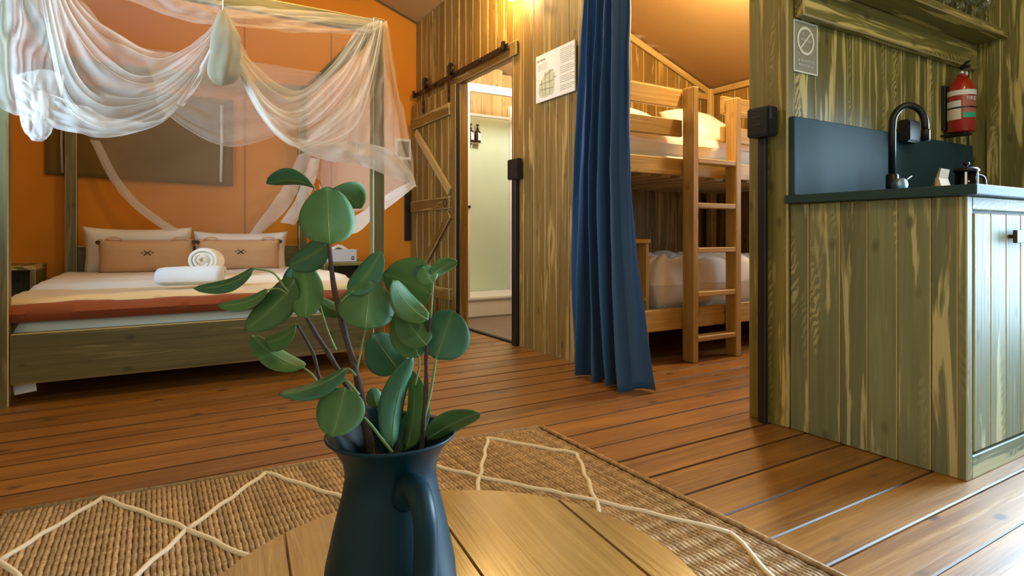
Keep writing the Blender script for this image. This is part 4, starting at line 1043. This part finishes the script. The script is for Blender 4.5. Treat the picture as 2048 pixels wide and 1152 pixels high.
# french press
fp = thing('cafetiere', (3.02, 1.20, .902), 'glass coffee press with black lid on the worktop', 'coffee press')
x_, y_ = 3.02, 1.195
lathe('glass_jar', fp, (x_, y_, .908), [(0, 0), (.040, 0), (.042, .004), (.042, .115), (.040, .115), (.040, .006), (0, .005)], GLASSM, 24)
lathe('metal_base', fp, (x_, y_, .9025), [(.044, 0), (.0445, .012), (.043, .013), (.043, .002), (0, .002)], CHROME, 24)
lathe('lid', fp, (x_, y_, 1.024), [(.046, 0), (.048, .006), (.040, .016), (.012, .020), (0, .020)], BLACK, 24)
lathe('plunger', fp, (x_, y_, .93), [(.0, 0), (.036, 0), (.036, .006), (.0035, .008), (.0035, .122), (.012, .124), (.012, .135), (0, .137)], BLACKM, 16)
for q in (200, 260, 320): 
    a_ = math.radians(q); plank('frame_strip', fp, (x_+math.cos(a_)*.0445, y_+math.sin(a_)*.0445, .962), (0, 0, 1), (math.cos(a_), math.sin(a_), 0), .118, .009, .003, CHROME, None, .0005)
tube('handle', fp, [(x_+.043, y_-.018, 1.01), (x_+.080, y_-.034, 1.0), (x_+.082, y_-.035, .94), (x_+.045, y_-.018, .925)], .006, BLACK, 8, sub=4)
# shelf and its bearer
sf = thing('wall_shelf', (2.9, 1.33, 1.73), 'olive timber wall shelf above the kitchen counter', 'shelf')
plank('shelf_board', sf, (2.875, 1.335, 1.742), (1, 0, 0), (0, 0, 1), 1.47, .172, .034, OLIVE, EDGE, .004)
plank('bearer', sf, (2.875, KW-.024, 1.661), (1, 0, 0), (0, -1, 0), 1.47, .122, .042, OLIVE, EDGE, .005)
for i, (x_, y_) in enumerate(((3.20, 1.30), (3.27, 1.375), (3.33, 1.29), (3.40, 1.37), (3.46, 1.285), (3.53, 1.36))):
    nm = ('nearest the shelf front left', 'second from the left at the back', 'third from the left at the front', 'fourth from the left at the back', 'fifth from the left at the front', 'rightmost beside the end wall')[i]
    gl = thing('wine_glass', (x_, y_, 1.7595), 'clear stemmed glass on the wall shelf, '+nm, 'glass', 'stemmed glasses on the wall shelf')
    lathe('glass_bowl', gl, (x_, y_, 1.7595), [(.0, .075), (.012, .077), (.026, .095), (.031, .12), (.028, .155), (.0265, .155), (.0295, .12), (.0245, .097), (.010, .081), (0, .080)], GLASSM, 18)
    lathe('glass_stem', gl, (x_, y_, 1.7595), [(0, 0), (.030, 0), (.030, .0025), (.008, .006), (.0038, .014), (.0036, .070), (.008, .0755), (0, .0755)], GLASSM, 18)
# no-smoking style notice
sg = thing('prohibition_sign', (2.21, KW, 1.49), 'grey notice with white barred circle above the splashback', 'sign')
box('plate', sg, (2.137, KW-.0035, 1.392), (2.292, KW-.001, 1.594), SIGNG, .0005)
yS = KW-.0042
def strip(parent, name, a, b2, wd, mat, y=yS, t=.0012):
    a = Vector((a[0], y, a[1])); b2 = Vector((b2[0], y, b2[1])); plank(name, parent, (a+b2)/2, b2-a, (0, -1, 0), (b2-a).length, wd, t, mat, None, 0)
for a, b2 in (((2.138, 1.393), (2.138, 1.593)), ((2.291, 1.393), (2.291, 1.593)), ((2.137, 1.592), (2.292, 1.592)), ((2.137, 1.394), (2.292, 1.394))): strip(sg, 'white_border', a, b2, .006, SIGNW)
cx_, cz_, n_ = 2.214, 1.520, 40; V, Fc = [], []
for q in range(n_):
    a_ = 2*PI*q/n_
    for r in (.046, .056): V.append((cx_+math.cos(a_)*r, yS-.0008, cz_+math.sin(a_)*r))
for q in range(n_): Fc.append((2*q, 2*q+1, (2*q+3) % (2*n_), (2*q+2) % (2*n_)))
mesh('ring', V, Fc, SIGNW, sg, False)
strip(sg, 'bar', (cx_-.033, cz_-.033), (cx_+.033, cz_+.033), .006, SIGNW)
def text_row(parent, x0, x1, z, h, mat, seed, y=yS, axis='x'):
    """a row of small letter-like strokes (the print is too small to read in the photograph)"""
    rnd = random.Random(seed); V, Fc = [], []; x = x0
    while x < x1-h*.3:
        lw = h*rnd.uniform(.45, .8)
        if rnd.random() < .14: x += h*.5; continue
        for (a, b2, c, d) in ((0, .22, 0, 1), (.6, .85, 0, 1), (0, .85, rnd.choice((0, .4, .8)), 0)):
            za = z-h/2+c*h if d == 0 else z-h/2; zb = za+h*.2 if d == 0 else z+h/2
            xa, xb = x+a*lw, x+b2*lw; k_ = len(V)
            V += [(xa, y-.0008, za), (xb, y-.0008, za), (xb, y-.0008, zb), (xa, y-.0008, zb)]; Fc.append((k_, k_+1, k_+2, k_+3))
        x += lw+h*.12
    if axis == 'y': V = [(y-.0008, -v[0], v[2]) for v in V]
    return mesh('print_row', V, Fc, mat, parent, False)
text_row(sg, 2.188, 2.205, 1.546, .014, SIGNW, 1); text_row(sg, 2.182, 2.246, 1.522, .013, SIGNW, 2)
text_row(sg, 2.158, 2.272, 1.440, .012, SIGNW, 3); text_row(sg, 2.160, 2.268, 1.421, .011, SIGNW, 4)
# fire extinguisher
fe = thing('fire_extinguisher', (3.36, 1.345, 1.24), 'red fire extinguisher strapped to the wall above the splashback end', 'fire extinguisher')
ex, ey, ez, er = 3.355, 1.347, 1.245, .057
lathe('cylinder', fe, (ex, ey, ez), [(0, 0), (.050, 0), (er, .008), (er, .200), (er*.96, .220), (er*.80, .243), (.030, .262), (.018, .270), (.018, .280), (0, .280)], RED, 32)
def wrap(name, z0, z1, a0_, a1_, mat, off=.0008):
    V = []; 
    for j in range(2):
        for q in range(19):
            an = math.radians(a0_+(a1_-a0_)*q/18); V.append((ex+math.cos(an)*(er+off), ey+math.sin(an)*(er+off), ez+(z0, z1)[j]))
    return mesh(name, V, grid_faces(18, 1), mat, fe)
camdir = math.degrees(math.atan2(-ey, -ex))          # direction from the bottle to the room
wrap('white_band', .176, .200, camdir-110, camdir+110, SIGNW); wrap('paper_label', .120, .150, camdir-95, camdir-2, SIGNW); wrap('paper_label', .060, .112, camdir-95, camdir-2, PAPER)
wrap('pink_panel', .085, .170, camdir+4, camdir+75, plain('faded_red', (.46, .13, .09), .5)); wrap('green_patch', .066, .090, camdir+4, camdir+70, GREENL, .0014); wrap('strap', .112, .120, 0, 360, BLACK, .0022)
box('wall_bracket', fe, (ex-.03, ey+er+.001, ez+.02), (ex+.03, KW-.001, ez+.24), BLACK, .003)
box('bracket_foot', fe, (ex-.04, ey-.03, ez-.012), (ex+.04, KW-.001, ez-.002), BLACK, .003)
lathe('valve', fe, (ex, ey, ez+.280), [(.014, 0), (.014, .022), (.010, .026), (0, .026)], CHROME, 16)
tube('carry_handle', fe, [(ex+.01, ey+.01, ez+.30), (ex-.03, ey-.03, ez+.312), (ex-.045, ey-.05, ez+.306)], .007, BLACK, 8)
tube('squeeze_lever', fe, [(ex+.012, ey+.01, ez+.318), (ex-.03, ey-.03, ez+.328), (ex-.045, ey-.05, ez+.330)], .006, BLACK, 8)
lathe('pressure_gauge', fe, (ex+.018, ey-.008, ez+.288), [(0, 0), (.012, 0), (.012, .008), (0, .009)], WHITE, 14, (.6, -.8, 0))
fc = bpy.data.curves.new('lettering', 'FONT'); fc.body = 'FIRE'; fc.size = .026; fc.align_x = 'CENTER'; fc.extrude = .0003
fc.materials.append(SIGNW)
an = math.radians(camdir+38); nrm = Vector((math.cos(an), math.sin(an), 0)); xd = Vector((-math.sin(an), math.cos(an), 0)); pos = Vector((ex, ey, ez+.148))+nrm*(er+.0022)
ft = bpy.data.objects.new('lettering_curve', fc); lme = bpy.data.meshes.new_from_object(ft); bpy.data.objects.remove(ft)
link(bpy.data.objects.new('lettering', lme), fe, Matrix(((xd.x, 0, nrm.x, pos.x), (xd.y, 0, nrm.y, pos.y), (0, 1, nrm.z, pos.z), (0, 0, 0, 1))))
# sockets and conduits
def socket(name, lo, hi, label, conduit=None, out=(-1, 0, 0)):
    r = thing(name, ((lo[0]+hi[0])/2, (lo[1]+hi[1])/2, lo[2]), label, 'socket', 'black surface sockets')
    box('housing', r, lo, hi, BLACK, .005, None, 2)
    if out[0]:
        box('face_plate', r, (lo[0]-.003, lo[1]+.008, lo[2]+.008), (lo[0]-.0002, hi[1]-.008, hi[2]-.008), BLACKM, .001)
        for z in (.35, .62): box('pin_slot', r, (lo[0]-.0045, lo[1]+.03, lo[2]+(hi[2]-lo[2])*z), (lo[0]-.0031, hi[1]-.03, lo[2]+(hi[2]-lo[2])*z+.010), BLACK, .0003)
    else:
        box('face_plate', r, (lo[0]+.008, lo[1]-.003, lo[2]+.008), (hi[0]-.008, lo[1]-.0002, hi[2]-.008), BLACKM, .001)
    if conduit: box('conduit', r, conduit[0], conduit[1], BLACK, .002)
    return r
socket('wall_socket', (2.030, 1.455, 1.137), (2.0885, 1.555, 1.252), 'black twin socket with conduit on the kitchen wall end', ((2.070, 1.500, .002), (2.089, 1.534, 1.1365)))
socket('wall_socket', (2.062, 3.355, 1.125), (2.097, 3.495, 1.262), 'black switch box with conduit beside the bathroom doorway', ((2.078, 3.41, .002), (2.097, 3.465, 1.1245)))
socket('wall_socket', (2.86, 1.350, 1.165), (2.96, 1.396, 1.265), 'black socket box above the splashback behind the tap', None, (0, -1, 0))
# information board on the partition
ib = thing('information_board', (2.09, 2.97, 1.74), 'cream printed information board on the timber partition', 'board')
box('panel', ib, (2.088, 2.768, 1.589), (2.0995, 3.178, 1.886), PAPER, .001)
xb_ = 2.0875

text_row(ib, -3.165, -3.07, 1.850, .012, INK, 11, xb_, 'y')
for q in range(4): text_row(ib, -3.160, -3.05, 1.823-.011*q, .0035, INK, 20+q, xb_, 'y')
for q in range(22):
    if q in (8, 13, 18): continue
    text_row(ib, -2.915, -2.79+.02*((q*7) % 3), 1.862-.0115*q, .0038, INK, 40+q, xb_, 'y')
def poly(parent, name, pts, mat, dx=.0008): return mesh(name, [(xb_-dx, p[0], p[1]) for p in pts], [tuple(range(len(pts)))], mat, parent, False)
poly(ib, 'sketch', [(3.15, 1.655), (3.13, 1.62), (3.08, 1.612), (2.99, 1.618), (2.975, 1.65), (2.975, 1.745), (3.02, 1.775), (3.07, 1.765), (3.135, 1.70)], SKETCH)
for a, b2 in (((3.07, 1.745), (2.985, 1.765)), ((3.02, 1.772), (3.02, 1.62)), ((3.07, 1.765), (3.07, 1.625)), ((3.14, 1.70), (2.98, 1.70)), ((3.13, 1.665), (2.985, 1.655)), ((2.985, 1.715), (2.955, 1.715)), ((3.11, 1.72), (3.10, 1.625))):
    a3, b3 = Vector((xb_-.0012, *a)), Vector((xb_-.0012, *b2)); plank('sketch_line', ib, (a3+b3)/2, b3-a3, (-1, 0, 0), (b3-a3).length, .0035, .0008, INK, None, 0)

# ================================================================== LAMPS
wl = thing('wall_lamp', (2.09, 3.51, 2.40), 'small lit wall lamp on the partition above the doorway', 'lamp')
wc = onX(1022, -9, 1.985)
lathe('back_plate', wl, (2.099, wc.y, wc.z+.06), [(.045, 0), (.045, .010), (.040, .014), (0, .014)], BLACKM, 24, (-1, 0, 0))
tube('arm', wl, [(2.085, wc.y, wc.z+.06), (2.03, wc.y, wc.z+.085), (wc.x, wc.y, wc.z+.075)], .007, BLACKM, 8, sub=4)
lathe('bulb_holder', wl, (wc.x, wc.y, wc.z+.036), [(.016, 0), (.018, .03), (.012, .042), (0, .042)], BLACKM, 16)
lathe('bulb', wl, (wc.x, wc.y, wc.z), [(0, -.034), (.018, -.030), (.031, -.016), (.034, 0), (.029, .018), (.018, .032), (.014, .037), (0, .037)], BULB, 20)
def ceiling_lamp(name, x, y, z, label):
    r = thing(name, (x, y, z), label, 'lamp')
    tube('cord', r, [(x, y, max(roof_z(x)-.004, z+.130)), (x, y, z+.11)], .004, BLACK, 6)
    lathe('shade', r, (x, y, z+.05), [(.022, .07), (.025, .06), (.075, .012), (.078, .010), (.026, .055), (.020, .068)], BLACKM, 24)
    lathe('bulb', r, (x, y, z+.06), [(0, -.034), (.018, -.030), (.031, -.016), (.034, 0), (.029, .018), (.018, .032), (.014, .045), (0, .045)], BULB, 20)
ceiling_lamp('added_bed_lamp', .60, 2.95, 2.46, 'added black pendant lamp, out of view, lighting the net and bed')  # made-up fixture for the bed fill light
ceiling_lamp('added_near_lamp', .9, -.75, 2.41, 'added black pendant lamp, out of view at the near end, lighting the kitchen wall')  # made-up fixture for the fill light behind the camera
ceiling_lamp('added_kitchen_lamp', 2.30, .35, 2.21, 'added black pendant lamp, out of view, brightening the kitchen wall')  # made-up fixture for the kitchen fill light
ceiling_lamp('bunk_room_lamp', 2.95, 2.33, 2.345, 'black pendant lamp hanging in the bunk room')
ceiling_lamp('bathroom_lamp', 2.75, 4.25, 2.36, 'black pendant lamp hanging in the bathroom')
